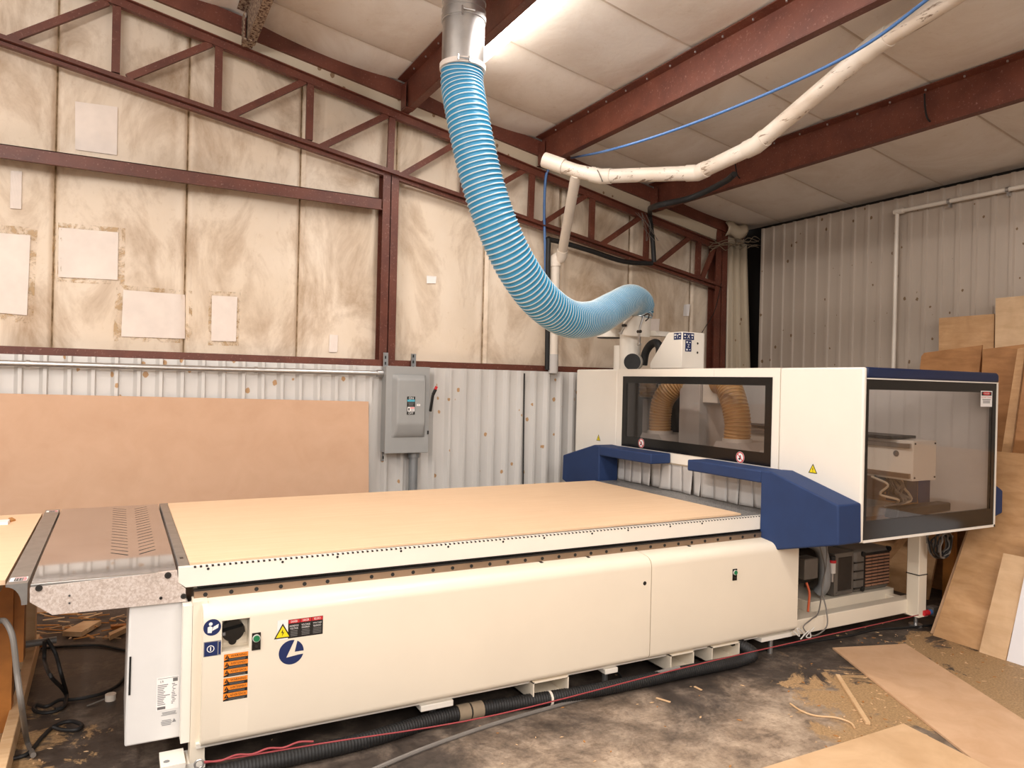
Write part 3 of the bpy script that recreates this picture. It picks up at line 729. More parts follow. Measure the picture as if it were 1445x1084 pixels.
for i, (t, l1, l2) in enumerate((('DANGER', 'HAZARDOUS', 'VOLTAGE'), ('DANGER', 'VOLTAGE', 'DANGEREUX'), ('PELIGRO', 'VOLTAJE', 'PELIGROSO'))):
    c = dw*(i+.5)/3; w = dw/3*.94
    s.rect(c-w/2, .064, c+w/2, .079, 'redlabel', 1); s.text(t, c, .0715, .009, 'pure', 2, w*.6)
    s.text(l1, c, .053, .0075, 'paper', 1, w*.8); s.text(l2, c, .042, .0075, 'paper', 1, w*.72); s.lines(c-w*.4, c+w*.4, .008, .035, 4, 'labelgrey', 1, .5)
s.build('danger_label', sp)
# round maker's emblem with an angular cut-out letter
lc = PY(411, 920.5, PYF); s = Sticker(lc, (1, 0, 0), (0, 0, 1)); R = .051
def arc(a0, a1, n=24): return [(R*math.cos(math.radians(a0+(a1-a0)*i/n)), R*math.sin(math.radians(a0+(a1-a0)*i/n))) for i in range(n+1)]
s.poly(arc(0, 62, 12)+[(.005*1.0+.009, .006*0)], 'navyprint')
A = arc(76, 345, 40)
s.poly(A[:22]+[(-.020, -.020)], 'navyprint'); s.poly([(-.020, -.020)]+A[21:]+[(.03, -.014)], 'navyprint')
s.build('emblem', sp)
# end of base: post, strip, electrical cabinet, foot
MB().box((.28, 3.2, .055), (.335, 3.29, .705), 'cream').box((.262, 3.2, 0), (.338, 3.32, .055), 'ivory').build('corner_post', M_)
MB().box((.245, 3.215, .135), (.279, 3.28, .688), 'ivory').build('end_strip', M_)
fp = PY(235, 1070, 3.2)
MB().prism([(.172, 3.16, .06), (.262, 3.16, .06), (.262, 3.29, .06), (.172, 3.29, .06)], (0, 0, .022), 'ivory').cyl((.195, 3.2, .0815), (.195, 3.2, .083), .012, 'zincgrey', 14).cyl((.195, 3.22, 0), (.195, 3.22, .062), .016, 'galv', 12).build('foot_plate', M_, .006)
cb = [PY(182.7, 850, 3.287), PY(175.4, 1055, 3.287), PY(256.5, 1040, 3.287), PY(265, 846, 3.287)]
mb = MB(); mb.prism(cb, (0, .5, 0), 'coolwhite'); cab = mb.build('electrical_cabinet', M_, .008, 3)
hA, hB = PY(184, 927, 3.285), PY(182.5, 981, 3.285)
MB().bar(hA, hB, .007, .004, 'black', (0, 1, 0)).build('handle_slot', cab)
pl = PY(220, 1011, 3.2865); s = Sticker(pl, (1, 0, 0), (0, 0, 1))
s.rect(0, .02, .083, .155, 'paper'); s.rect(.004, .148, .08, .15, 'printgrey', 1); s.rect(.06, .132, .078, .146, 'labelgrey', 1); s.text('LR', .02, .137, .009, 'labelgrey', 1)
for i in range(12): s.rect(.004, .042+.0072*i, random.uniform(.025, .05), .0455+.0072*i, 'printgrey', 1); s.rect(random.uniform(.055, .06), .042+.0072*i, random.uniform(.062, .078), .0455+.0072*i, 'printgrey', 1)
s.rect(.004, .024, .034, .035, 'labelgrey', 1); s.lines(.018, .078, -.004, .012, 3, 'printgrey', 1); s.lines(.018, .06, -.045, -.02, 4, 'printgrey', 1); s.poly([(.06, -.035), (.075, -.035), (.0675, -.02)], 'printgrey', 1)
s.build('rating_plate', cab)
# fork pockets and levelling pads under the base
for px0, px1 in ((752, 802), (945, 978), (1003, 1042)):
    a, b = PY(px0, 990, 3.14).x, PY(px1, 985, 3.14).x; zz = .035
    mb = MB(); mb.box((a, 3.14, zz), (b, 4.9, zz+.006), 'cream').box((a, 3.14, zz), (a+.006, 4.9, .135), 'cream').box((b-.006, 3.14, zz), (b, 4.9, .135), 'cream').box((a, 3.14, .128), (b, 4.9, .136), 'cream'); mb.build('fork_pocket', M_)
for px0, px1 in ((594, 640), (853, 871)):
    a, b = PY(px0, 1000, 3.16).x, PY(px1, 1000, 3.16).x
    MB().box((a, 3.16, .09), (b, 3.26, .118), 'ivory').cyl(((a+b)/2, 3.22, 0), ((a+b)/2, 3.22, .095), .016, 'galv', 10).build('levelling_pad', M_, .004)
MB().box((.30, 3.18, .118), (3.7, 3.30, .136), 'ivory').build('bottom_flange', M_)
# pump bay frame on the far end
MB().box((3.70, 3.18, .085), (4.95, 3.26, .180), 'cream').box((3.7, 3.18, .118), (3.74, 3.28, .136), 'cream').build('bay_beam', M_, .004)
MB().box((3.74, 3.27, .115), (4.9, 3.9, .128), 'cream').box((4.1, 3.36, .128), (4.97, 3.75, .20), 'cream').build('bay_shelf', M_, .003)
MB().box((4.88, 3.2, .085), (4.95, 4.95, .165), 'cream').build('cross_beam', M_, .004)
lg = MB().box((4.855, 3.10, .075), (4.945, 3.19, .76), 'cream').box((4.845, 3.09, .075), (4.955, 3.2, .085), 'cream').build('frame_leg', M_, .006)
MB().cyl((4.90, 3.145, .012), (4.90, 3.145, .08), .014, 'galv', 12).cyl((4.9, 3.145, 0), (4.9, 3.145, .014), .045, 'galv', 20).build('levelling_foot', M_)
MB().box((4.852, 3.097, .362), (4.948, 3.193, .368), 'black').build('cable_tie', M_)
mx = PY(1102, 915, 3.2); MB().cyl((3.55, 3.2, .0), (3.55, 3.2, .12), .016, 'galv', 12).box((3.42, 3.15, .10), (3.68, 3.25, .125), 'ivory').build('levelling_foot', M_)
MB().box((4.855, 4.86, .0), (4.945, 4.95, .76), 'cream').build('frame_leg', M_, .006)
# steel outfeed table at the near end
so = [PZ(83.6, 720.4, .829), PZ(45, 818, .829)]
mb = MB(); xl = -.280
mb.prism([(xl, 3.285, .800), (xl, 3.285, .8185), (xl, 3.36, .8215), (xl, 3.44, .8245), (xl, 3.53, .8268), (xl, 3.62, .8282), (xl, 3.75, .829), (xl, 4.955, .829), (xl, 4.955, .812)], (.222-xl, 0, 0), 'steelcover'); mb.box((xl, 3.272, .800), (.224, 3.287, .8205), 'alu'); cov = mb.build('outfeed_cover', M_, .002)
sl = MB()
for i in range(18):
    y = 3.64+.071*i
    for xa, sg in ((.015, -1), (.125, 1)):
        if i % 1 == 0: sl.bar((xa-.033, y-.034*sg, .8292), (xa+.033, y+.034*sg, .8292), .004, .0006, 'black')
sl.build('louvre_slot', cov)
sd = [PY(x, y, 3.268) for x, y in ((42, 830), (250, 805.5), (251.5, 822), (262, 831), (262, 849), (74, 868), (42, 850))]
mb = MB(); mb.prism(sd, (0, .015, 0), 'rawplate')
for x, y, r in ((55, 830, .012), (237, 812, .013), (259, 841.5, .011), (227, 844, .006), (98, 840.5, .004), (98, 851, .004)):
    p = PY(x, y, 3.268); mb.cyl(p, p+Vector((0, -.004, 0)), r, 'darkmetal' if r > .005 else 'labelgrey', 14); mb.cyl(p+Vector((0, -.0041, 0)), p+Vector((0, -.0046, 0)), r*.5, 'black', 6)
mb.build('side_plate', M_)
MB().prism([Vector((p.x, 4.96, p.z)) for p in sd], (0, .015, 0), 'rawplate').build('side_plate', M_)
pts = []
yc = 3.262
xr, xl2 = -.288, -.356
pts = [(xr, yc, .829), (xr, yc, .748), (xr-.018, yc, .748)]
for i in range(1, 8):
    q = PI/2*i/7; pts.append((xl2+(xr-.018-xl2)*math.cos(q)**1.0*1.0 if False else xr-.018-(xr-.018-xl2)*math.sin(q)*0-(xr-.018-xl2)*(1-math.cos(q)), yc, .748+.072*math.sin(q)))
pts += [(xl2, yc, .829)]
mb = MB(); mb.prism(pts, (0, 1.69, 0), 'alu'); cu = mb.build('edge_curb', M_, angle=50)
for yy, sc in ((3.30, 1), (4.86, .9)):
    s = Sticker((xl2+.006, yy, .8292), (1, 0, 0), (0, 1, 0)); s.rect(0, 0, .056, .062*sc, 'paper'); s.rect(.014, .004, .043, .048*sc, 'black', 1); s.rect(.044, .004, .054, .048*sc, 'pinklabel', 1); s.rect(.014, .05*sc, .05, .056*sc, 'pinklabel', 1)
    for i in range(3): s.lines(.017+.009*i, .023+.009*i, .006, .046*sc, 4, 'paper', 2, .35)
    s.build('notice_label', cu)

# spoilboard on the bed
a = PZ(268, 798.3, .8265); b = PZ(1045.8, 727.2, .8265); c = PZ(838.7, 678.2, .838); d = PZ(236.7, 710.2, .838)
mb = MB(); mb.prism([(a.x, a.y, .8268), (b.x, b.y, .8268), (c.x, c.y, .8268), (d.x, d.y, .8268)], (0, 0, .0115), 'spoil')
sbd = mb.build('spoilboard', bevel=.001, seg=1); tag(sbd, 'large pale fibreboard spoilboard lying on the router bed', 'board')

# ================================================================== GANTRY WITH ENCLOSURE
G = thing('router_gantry', (4.37, 4.19, .757), 'cream gantry enclosure with smoked windows and navy bumpers over the bed', 'machine')
XF = 3.706; YN = 2.715; YFAR = 5.67; ZB, ZT = .757, 1.755; XB = 5.04
wy0, wy1, wz0, wz1 = 3.372, 4.96, 1.117, 1.695
fp = MB()
fp.box((XF, YN, ZB), (XF+.03, 3.3125, ZT), 'ivory')
f1 = fp.build('front_panel', G, .012, 3)
fp = MB(); fp.box((XF, 5.044, ZB+.05), (XF+.03, YFAR, ZT), 'ivory'); f2 = fp.build('front_panel', G, .012, 3)
fp = MB(); fp.box((XF, 3.3145, wz1), (XF+.03, 5.042, ZT), 'ivory').box((XF, 3.3145, 1.04), (XF+.03, wy0, wz1), 'ivory').box((XF, wy1, 1.04), (XF+.03, 5.042, wz1), 'ivory').box((XF, wy0, 1.04), (XF+.03, wy1, wz1*0+wz0), 'ivory'); fp.box((XF-.0008, 3.9, 1.70), (XF+.001, 3.902, ZT-.006), 'greywhite')
f3 = fp.build('window_surround', G)
def blackframe(name, par, o, u, v, U, V, gu0, gu1, gv0, gv1, th=.012):
    # flat black border of a bonded glass pane: outer 0..U x 0..V
    o, u, v = Vector(o), Vector(u), Vector(v); n = u.cross(v); mb = MB()
    def q(a0, b0, a1, b1): mb.prism([o+u*a0+v*b0, o+u*a1+v*b0, o+u*a1+v*b1, o+u*a0+v*b1], -n*th, 'blackgloss')
    q(0, 0, U, gv0); q(0, gv1, U, V); q(0, gv0, gu0, gv1); q(gu1, gv0, U, gv1)
    fr = mb.build(name, par)
    MB().prism([o+u*gu0+v*gv0-n*.002, o+u*gu1+v*gv0-n*.002, o+u*gu1+v*gv1-n*.002, o+u*gu0+v*gv1-n*.002], -n*.006, 'smokedglass').build('smoked_pane', fr)
    return fr
# front viewing window, reader looks along +X so u = -Y
wf = blackframe('viewing_window', G, (XF-.004, wy1, wz0), (0, -1, 0), (0, 0, 1), wy1-wy0, wz1-wz0, wy1-4.905, wy1-3.428, 1.202-wz0, 1.640-wz0, .02)
def nosign(par, px, py, r=.038):
    s = Sticker(PX(px, py, XF-.0045), (0, -1, 0), (0, 0, 1)); s.disc(0, 0, r, 'pure'); s.disc(0, 0, r*.96, 'redlabel', 1); s.disc(0, 0, r*.76, 'pure', 2)
    s.poly([(-r*.45, -r*.3), (-r*.1, -r*.5), (r*.25, -r*.1), (r*.1, r*.45), (-r*.1, r*.3), (-r*.05, r*.0)], 'black', 3)
    s.poly([(-r*.62, r*.5), (-r*.5, r*.62), (r*.62, -r*.5), (r*.5, -r*.62)], 'redlabel', 4); s.build('prohibition_sign', par)
nosign(wf, 905, 625.5); nosign(wf, 1044.5, 645.5)
s = Sticker(PX(1147, 668, XF-.0005), (0, -1, 0), (0, 0, 1)); s.warn(0, 0, .058, 0, bolt=False); s.build('hand_hazard_sign', f1)
s = Sticker(PX(844.5, 622, XF-.0005), (0, -1, 0), (0, 0, 1)); s.warn(0, 0, .055, 0, bolt=False); s.build('hand_hazard_sign', f2)
# near side: trim, navy cap, large window
MB().box((XF+.03, YN, ZB), (XB, YN+.03, .772), 'ivory').box((XB-.014, YN, ZB), (XB, YN+.03, 1.692), 'ivory').box((XF+.031, YN-.001, 1.688), (XB, YN+.03, 1.695), 'ivory').build('side_trim', G)
cap = [(XF+.03, YN-.002, 1.695), (XB+.005, YN-.002, 1.695), (XB+.005, YN-.002, 1.735), (XB-.004, YN-.002, 1.75), (XB-.02, YN-.002, 1.757), (XF+.03, YN-.002, 1.757)]
MB().prism(cap, (0, .16, 0), 'navygloss').build('roof_cap', G, .012, 3)
sw_ = blackframe('side_window', G, (XF+.03, YN+.004, .772), (1, 0, 0), (0, 0, 1), XB-.014-XF-.03, 1.688-.772, .022, 1.25, .106, .857, .02)
dl = PY(1383.5, 574, YN+.0035); s = Sticker(dl, (1, 0, 0), (0, 0, 1)); W_ = PY(1400.5, 573, YN).x-dl.x; H_ = PY(1384, 551.5, YN).z-dl.z
s.rect(0, 0, W_, H_, 'paper'); s.rect(.008, H_*.70, W_-.008, H_-.006, 'black', 1); s.disc(W_/2, H_*.835, W_*.34, 'redlabel', 2, ry=H_*.11); s.text('DANGER', W_/2, H_*.835, H_*.09, 'pure', 3, W_*.44)
s.text('DO NOT TOUCH', W_/2, H_*.6, H_*.085, 'redlabel', 1, W_*.84); s.lines(W_*.1, W_*.9, H_*.2, H_*.5, 3, 'labelgrey', 1, .5); s.build('danger_sign', sw_)
# far side, back and roof of the hood
MB().box((XF+.03, YFAR-.03, .95), (XB, YFAR, 1.0), 'ivory').box((XF+.03, YFAR-.03, 1.68), (XB, YFAR, ZT), 'ivory').box((XB-.05, YFAR-.03, .76), (XB, YFAR, ZT), 'ivory').box((XF+.03, YFAR-.03, .76), (XF+.12, YFAR, ZT), 'ivory').build('far_side_panel', G)
MB().box((XB-.03, YN+.03, .77), (XB-.001, YN+.42, 1.69), 'greywhite').box((XB-.03, YN+.42, 1.08), (XB, YFAR-.03, 1.69), 'greywhite').build('rear_panel', G)
MB().box((XB-.10, YN+.158, 1.735), (XB, YFAR-.03, 1.752), 'greywhite').box((XF+.03, YN+.158, 1.735), (XF+.10, YFAR-.03, 1.752), 'greywhite').box((XF+.1, 5.0, 1.735), (XB-.1, YFAR-.03, 1.752), 'greywhite').build('hood_roof', G)
# navy padded bumpers
XP = 3.51
def bumper(sgn):
    yc = 4.1375
    def Y(v): return v if sgn > 0 else 2*yc-v
    mb = MB()
    pts = [(Y(3.27), .66), (Y(3.27), 1.112), (Y(3.19), 1.116), (Y(2.712), .985), (Y(2.705), .765), (Y(3.13), .650), (Y(3.24), .645)]
    mb.prism([(XP, y, z) for y, z in pts], (XF-XP-.001, 0, 0), 'navy'); o = mb.build('bumper_pad', G, .010, 3)
    mb = MB(); ya, yb = Y(3.268), Y(3.94)
    mb.prism([(XP+.002, ya, 1.035), (XP+.002, ya, 1.112), (XP+.002, yb, 1.112), (XP+.002, yb, 1.035)], (XF-XP-.007, 0, 0), 'navy'); mb.build('bumper_arm', o, .010, 3)
bumper(1); bumper(-1)
MB().prism([(5.045, 2.75, .86), (5.045, 2.75, 1.03), (5.12, 2.75, 1.015), (5.19, 2.75, .98), (5.19, 2.75, .83), (5.06, 2.75, .80)], (0, .5, 0), 'navy').build('bumper_pad', G, .010, 3)
# strip curtain
cu = MB().box((XF+.004, 3.30, 1.03), (XF+.024, 5.04, 1.062), 'tinbeige').build('strip_curtain', G)
y = 3.305; i = 0
while y < 5.0:
    w = random.uniform(.085, .13); bend = random.uniform(-.012, .012); tw = random.uniform(-.03, .03)
    y2 = min(y+w, 5.035)
    mb = MB(); mb.grid(lambda a, b: (XF+.014-.004*(i % 2)+bend*(1-b)**2+tw*(a-.5)*(1-b), y+(y2-y)*a*(1-.06*(1-b)), .832+.205*b), 4, 8, 'strip'); mb.build('curtain_strip', cu, thick=.0025, angle=60)
    y = y2-.002; i += 1
# works inside the hood, seen through the glass
cbm = MB().box((4.40, 2.865, 1.06), (4.635, 5.5, 1.312), 'ivory').box((4.385, 2.88, 1.265), (4.40, 5.5, 1.295), 'alu').box((4.385, 2.88, 1.075), (4.40, 5.5, 1.105), 'rail').box((4.36, 2.98, 1.318), (4.60, 5.4, 1.336), 'darkmetal').cyl((4.399, 2.98, 1.225), (4.396, 2.98, 1.225), .02, 'labelgrey', 14)
cbm.build('gantry_beam', G, .003)
bb = MB()
for yy in (3.012,):
    for x, z in ((4.415, 1.08), (4.62, 1.08), (4.415, 1.295), (4.62, 1.295)): bb.cyl((x, 2.866, z), (x, 2.861, z), .006, 'black', 8)
bb.build('cap_screw', G)
MB().box((4.02, 4.385, .95), (4.30, 4.62, 1.74), 'greywhite').build('spindle_cover', G, .004)
MB().box((4.05, 4.22, 1.50), (4.3, 4.384, 1.735), 'ivory').build('motor_box', G, .004)
for yy in (4.83, 3.96):
    mb = MB(); mb.prism([(3.90, yy-.23, 1.08), (3.90, yy+.20, 1.08), (3.90, yy+.11, 1.225), (3.90, yy-.11, 1.225)], (.35, 0, 0), 'greywhite').cyl((4.0, yy, 1.22), (4.0, yy, 1.25), .105, 'clearedge', 28); mb.build('dust_hood', G)
def ribhose(path, r, pitch, mv, mc, n=22, depth=.006, crest=.35):
    P = resample(spline(path, 16), pitch/8); R = []; ms = []
    for i in range(len(P)):
        k = i % 8
        R.append(r+depth*(0, 0, 0, .7, 1, .8, .25, 0)[k]); ms.append(mc if k in (3, 4) else mv)
    return MB().sweep(P, R, mv, n, ms)
ribhose([(4.0, 4.83, 1.235), (4.0, 4.83, 1.38), (4.01, 4.80, 1.52), (4.05, 4.70, 1.63), (4.1, 4.61, 1.67)], .088, .024, 'hosetan', 'hosetanbead').build('dust_hose', G)
ribhose([(4.0, 3.96, 1.235), (4.0, 3.96, 1.38), (4.01, 4.02, 1.54), (4.05, 4.13, 1.645), (4.1, 4.25, 1.66)], .092, .024, 'hosetan', 'hosetanbead').build('dust_hose', G)
ribhose([(4.2, 5.25, 1.52), (4.2, 5.25, 1.62), (4.2, 5.25, 1.74)], .075, .035, 'hosetan', 'hosetanbead').build('dust_hose', G)
MB().box((4.25, 4.93, .9), (4.34, 5.6, 1.72), 'darkmetal').box((4.2, 5.25, 1.0), (4.26, 5.32, 1.5), 'greywhite').box((4.22, 5.05, 1.1), (4.28, 5.12, 1.72), 'darkmetal').build('dark_machinery', G)  # stands for dark machinery; enlarged to hide the bright wall beyond
s = Sticker((4.215, 5.09, 1.52), (0, -1, 0), (0, 0, 1)); s.rect(-.04, -.10, .04, .12, 'pure'); s.disc(0, .05, .025, 'black', 1); s.rect(-.008, -.05, .008, .10, 'black', 1); s.build('key_sign', G)
cc = MB()
for k in range(9):
    a = random.uniform(-.1, .1)
    cc.tube([(4.36+.03*k, 3.1+a*.3, 1.06), (4.38+.025*k+a*.2, 3.03, 1.0+a*.2), (4.40+.025*k-a*.2, 3.05+a*.3, .95), (4.44+.02*k+a*.3, 3.0, .91+a*.1), (4.5+a*.5, 3.1, .86)], .008, random.choice(['cordgrey', 'tinbeige', 'black']), 7, 6)
cc.build('cable_loom', G)
MB().box((3.98, 3.35, .86), (4.30, 3.5, 1.13), 'ivory').box((3.85, 3.3, .86), (3.97, 3.6, 1.2), 'greywhite').build('drive_cover', G, .004)
MB().prism([(4.42, 2.98, .80), (5.0, 2.98, .82), (5.0, 2.98, .875), (4.44, 2.98, .865)], (0, .09, 0), 'darkmetal').build('cable_track', G, .008)
MB().box((4.62, 3.05, .88), (4.74, 3.2, 1.04), 'navygloss').build('servo_motor', G, .005)
# dust port tower on the hood roof
tx, ty = 4.05, 5.33
tw = thing('dust_port', (tx, ty, ZT), 'cream dust collection manifold with clamps under the blue hose on the hood', 'duct fitting')
def TD(x, y): return PX(x, y, tx)
cyt = TD(889, 500); r_ = .085
MB().cyl((tx, cyt.y, ZT-.003), (tx, cyt.y, TD(889, 470).z), .095, 'ivory', 28).cyl((tx, cyt.y+.12, ZT-.003), (tx, cyt.y+.12, TD(880, 488).z), .075, 'ivory', 24).build('riser', tw)
p0, p1 = TD(897, 474), TD(900, 443)
MB().cyl(p0, p1, .125, 'ivory', 28, .12).build('elbow', tw)
p2 = TD(862, 470)
MB().cyl((tx-.02, p2.y, p2.z-.045), (tx-.02, p2.y, p2.z+.035), .115, 'ivory', 28).cyl((tx-.02, p2.y, p2.z-.05), (tx-.02, p2.y, p2.z-.044), .112, 'black', 28).prism([(tx-.10, p2.y-.12, p2.z+.03), (tx-.10, p2.y+.09, p2.z+.03), (tx-.10, p1.y+.09, p1.z+.01), (tx-.10, p1.y-.1, p1.z+.01)], (.2, 0, 0), 'ivory').build('side_port', tw, .01)
p3 = TD(896, 511); p4 = p3+Vector((-.12, -.12, -.005))
MB().cyl(p3, p4, .075, 'ivory', 26).cyl(p4, p4+Vector((-.006, -.006, 0)), .073, 'rubber', 26).build('capped_port', tw)
for (xa, ya, xb, yb) in ((893, 446, 876, 470), (908, 446, 902, 486)):
    a, b = PX(xa, ya, tx-.12), PX(xb, yb, tx-.12); mb = MB(); mb.tube([a, a.lerp(b, .5)+Vector((-.02, 0, 0)), b], .009, 'galv', 8); m_ = a.lerp(b, .55); mb.cyl(m_+Vector((-.02, -.02, 0)), m_+Vector((-.02, .02, 0)), .014, 'darkmetal', 10); mb.cyl(b+Vector((0, -.02, 0)), b+Vector((0, .02, 0)), .012, 'galv', 10); mb.build('toggle_clamp', tw)
MB().tube([PX(906, 447, tx-.05), PX(915, 443, tx-.05), PX(915, 449, tx-.05), PX(911, 453, tx-.05)], .006, 'darkmetal', 6).build('clamp_hook', tw)
MB().tube([PX(908, 515, tx+.06), PX(911, 498, tx+.06), PX(918, 487, tx+.06), PX(926, 484, tx+.06), PX(931, 492, tx+.06), PX(930, 512, tx+.06)], .035, 'rubber', 14, 8).build('flexible_conduit', tw)
MB().prism([PX(906, 466, tx+.1), PX(925, 467, tx+.1), PX(932, 474, tx+.1), PX(906, 474, tx+.1)], (.16, 0, 0), 'ivory').build('rear_flange', tw)
# control box with axis labels
xb_ = 3.98
ya, yb, yc2 = PX(962, 495, xb_).y, PX(942, 495, xb_).y, PX(917, 515, xb_).y
zt2 = PX(962, 468, xb_).z
ax = thing('axis_box', (xb_, ya, ZT), 'cream chamfered drive box with blue axis letters on the hood roof', 'machine box')
MB().prism([(xb_, ya, ZT+.012), (xb_, ya, zt2), (xb_, yb, zt2), (xb_, yc2, ZT+.06), (xb_, yc2, ZT+.012)], (.24, 0, 0), 'ivory').build('housing', ax, .006)
MB().box((xb_+.01, ya+.01, ZT-.003), (xb_+.22, yc2-.02, ZT+.014), 'black').build('base_gap', ax)
s = Sticker((xb_-.0005, ya+.008, zt2-.008), (0, -1, 0), (0, 0, 1)); s.rect(-.09, -.055, .0, 0, 'navyprint'); s.text('Y', -.045, -.028, .032, 'pure'); s.rect(-.085, -.022, -.062, -.010, 'pure', 1); s.rect(-.03, -.018, -.008, -.008, 'pure', 1); s.disc(-.072, -.038, .006, 'pure', 1); s.rect(-.025, -.042, -.01, -.036, 'pure', 1); s.build('axis_label', ax)
s = Sticker((xb_+.01, ya-.0005, zt2-.008), (1, 0, 0), (0, 0, 1)); s.rect(0, -.055, .115, 0, 'navyprint'); s.text('X', .058, -.028, .032, 'pure'); s.rect(.01, -.022, .03, -.010, 'pure', 1); s.rect(.085, -.022, .108, -.010, 'pure', 1); s.rect(.012, -.042, .03, -.036, 'pure', 1); s.disc(.096, -.038, .006, 'pure', 1)
s.rect(.025, -.15, .09, -.058, 'navyprint'); s.text('Z', .058, -.104, .026, 'pure'); s.rect(.035, -.082, .052, -.068, 'pure', 1); s.rect(.066, -.08, .08, -.072, 'pure', 1); s.rect(.035, -.142, .052, -.128, 'pure', 1); s.rect(.066, -.138, .08, -.132, 'pure', 1)
s.disc(.155, -.08, .009, 'black', 1); s.disc(.155, -.155, .009, 'black', 1); s.build('axis_label', ax)

# ================================================================== VACUUM PUMP
V = thing('vacuum_pump', (4.4, 3.55, .235), 'grey vacuum pump with rust-coloured slotted grille in the open machine bay', 'pump')
gx0, gx1 = 4.56, 4.95
MB().box((gx0, 3.38, .20), (gx1, 3.72, .50), 'pumpgrey').build('cowl', V, .03, 3)
gm = MB(); gm.box((gx0+.10, 3.372, .235), (gx1-.02, 3.382, .475), 'darkmetal')
for i in range(10):
    z = .24+.0228*i; x = gx0+.105; 
    while x < gx1-.03:
        gm.box((x, 3.366, z), (min(x+.06, gx1-.022), 3.374, z+.013), 'pumpgrille'); x += .066
gm.build('slotted_grille', V)
for z in (.23, .29, .35, .41): MB().box((gx0-.002, 3.374, z), (gx0+.09, 3.384, z+.008), 'darkmetal').build('cooling_fin', V)
for x, z in ((gx0+.085, .47), (gx1-.02, .485), (gx0+.085, .225)): MB().cyl((x, 3.37, z), (x, 3.395, z), .018, 'rubber', 14).build('corner_knob', V)
MB().box((4.34, 3.37, .21), (4.53, 3.62, .50), 'pumpgrey').box((4.375, 3.366, .24), (4.515, 3.372, .47), 'darkmetal').box((4.36, 3.362, .225), (4.525, 3.368, .235), 'pumpgrey').build('filter_box', V, .004)
MB().cyl((3.86, 3.56, .40), (4.28, 3.56, .40), .13, 'darkmetal', 28).build('motor', V)
fm = MB()
for i in range(10):
    q = PI*(.75+.8*i/9); fm.bar((3.88, 3.56+.135*math.cos(q), .40-.135*abs(math.sin(q))*1.0), (4.1, 3.56+.135*math.cos(q), .40-.135*abs(math.sin(q))), .02, .006, 'darkmetal')
fm.build('motor_rib', V)
MB().box((4.01, 3.34, .36), (4.14, 3.44, .50), 'pumpgrey').build('terminal_box', V, .008)
MB().tube([(4.12, 3.42, .60), (4.2, 3.38, .55), (4.235, 3.37, .42), (4.235, 3.37, .3), (4.22, 3.40, .24)], .04, 'zincgrey', 14, 8).build('intake_hose', V)
MB().cyl((4.29, 3.35, .38), (4.29, 3.35, .45), .022, 'clearedge', 14).cyl((4.29, 3.35, .45), (4.29, 3.35, .468), .025, 'redlabel', 14).cyl((4.29, 3.35, .468), (4.29, 3.35, .495), .02, 'rubber', 14).cyl((4.29, 3.35, .32), (4.29, 3.35, .38), .01, 'galv', 10).build('regulator', V)
MB().tube([(3.98, 3.30, .36), (3.985, 3.28, .30), (3.97, 3.27, .24), (3.94, 3.25, .19)], .0075, 'orange', 8, 6).build('orange_tube', V)
MB().box((3.98, 3.5, .178), (4.12, 3.62, .28), 'pumpgrey').build('motor_foot', V)
cable('thin_cable', [(4.12, 3.33, .62), (4.15, 3.30, .45), (4.08, 3.26, .3), (3.95, 3.18, .2), (3.86, 3.155, .18), (3.78, 3.15, .14), (3.86, 3.14, .08), (3.98, 3.14, .12), (4.0, 3.16, .22), (4.03, 3.22, .34), (4.14, 3.28, .46), (4.17, 3.3, .62)], .0042, 'cordgrey', 'thin grey cables looping in front of the pump motor', 'cable')
cable('cable_tangle', [(3.66, 3.12, .14), (3.70, 3.11, .11), (3.68, 3.11, .16), (3.74, 3.11, .12), (3.71, 3.11, .09), (3.78, 3.11, .13), (3.80, 3.11, .09), (3.76, 3.11, .10), (3.84, 3.12, .14)], .0035, 'clearedge', 'small knot of pale wire at the foot of the cream side panel end', 'cable')
kc = PD(1328, 768, 5.0)
mb = MB()
for k in range(7):
    rr = .085+random.uniform(-.012, .012); ph = random.uniform(0, 6); tl = random.uniform(-.25, .25)
    mb.tube([kc+Vector((rr*math.cos(q*PI/8+ph), tl*rr*math.sin(q*PI/8)+random.uniform(-.01, .01)+.01*k-.03, rr*math.sin(q*PI/8+ph)*1.0)) for q in range(17)], .0065, 'rubber' if k % 3 else 'cordgrey', 7, 3)
mb.tube([kc+Vector((-.06, 0, .07)), kc+Vector((-.02, 0, .1)), kc+Vector((.0, .02, -.06))], .007, 'cordgrey', 7)
mb.tube([kc+Vector((0, 0, .08)), kc+Vector((-.02, .1, .13)), kc+Vector((-.12, .2, .12))], .006, 'rubber', 7)
tag(mb.build('cable_coil'), 'coil of dark cable hung under the hood beside the cream frame leg', 'cable')

# ================================================================== DUCT, HOSE, PIPES, LIGHT
du = thing('steel_duct', (1.80, 4.09, 3.55), 'round galvanised duct drop coming down from the roof', 'duct')
dc = PD(654, 47, 4.45); zlow = PD(654, 92, 4.45).z; zcl = PD(654, 30, 4.45).z; dr = .128
MB().cyl((dc.x, dc.y, zlow-.03), (dc.x, dc.y, zcl-.005), dr, 'galv', 40, caps=False).build('lower_sleeve', du)
MB().cyl((dc.x, dc.y, zcl-.02), (dc.x, dc.y, roof_z(dc.x)+.02), dr+.002, 'galv', 40, caps=False).build('upper_pipe', du)
for z, r2, h in ((zcl-.01, dr+.008, .03), (zcl+.05, dr+.006, .008), (zcl+.10, dr+.006, .008)): MB().cyl((dc.x, dc.y, z), (dc.x, dc.y, z+h), r2, 'galv', 40).build('seam_band', du)
e_ = Vector((-.3, -.95, 0)).normalized(); ep = Vector((dc.x, dc.y, 0))+e_*(dr+.012)
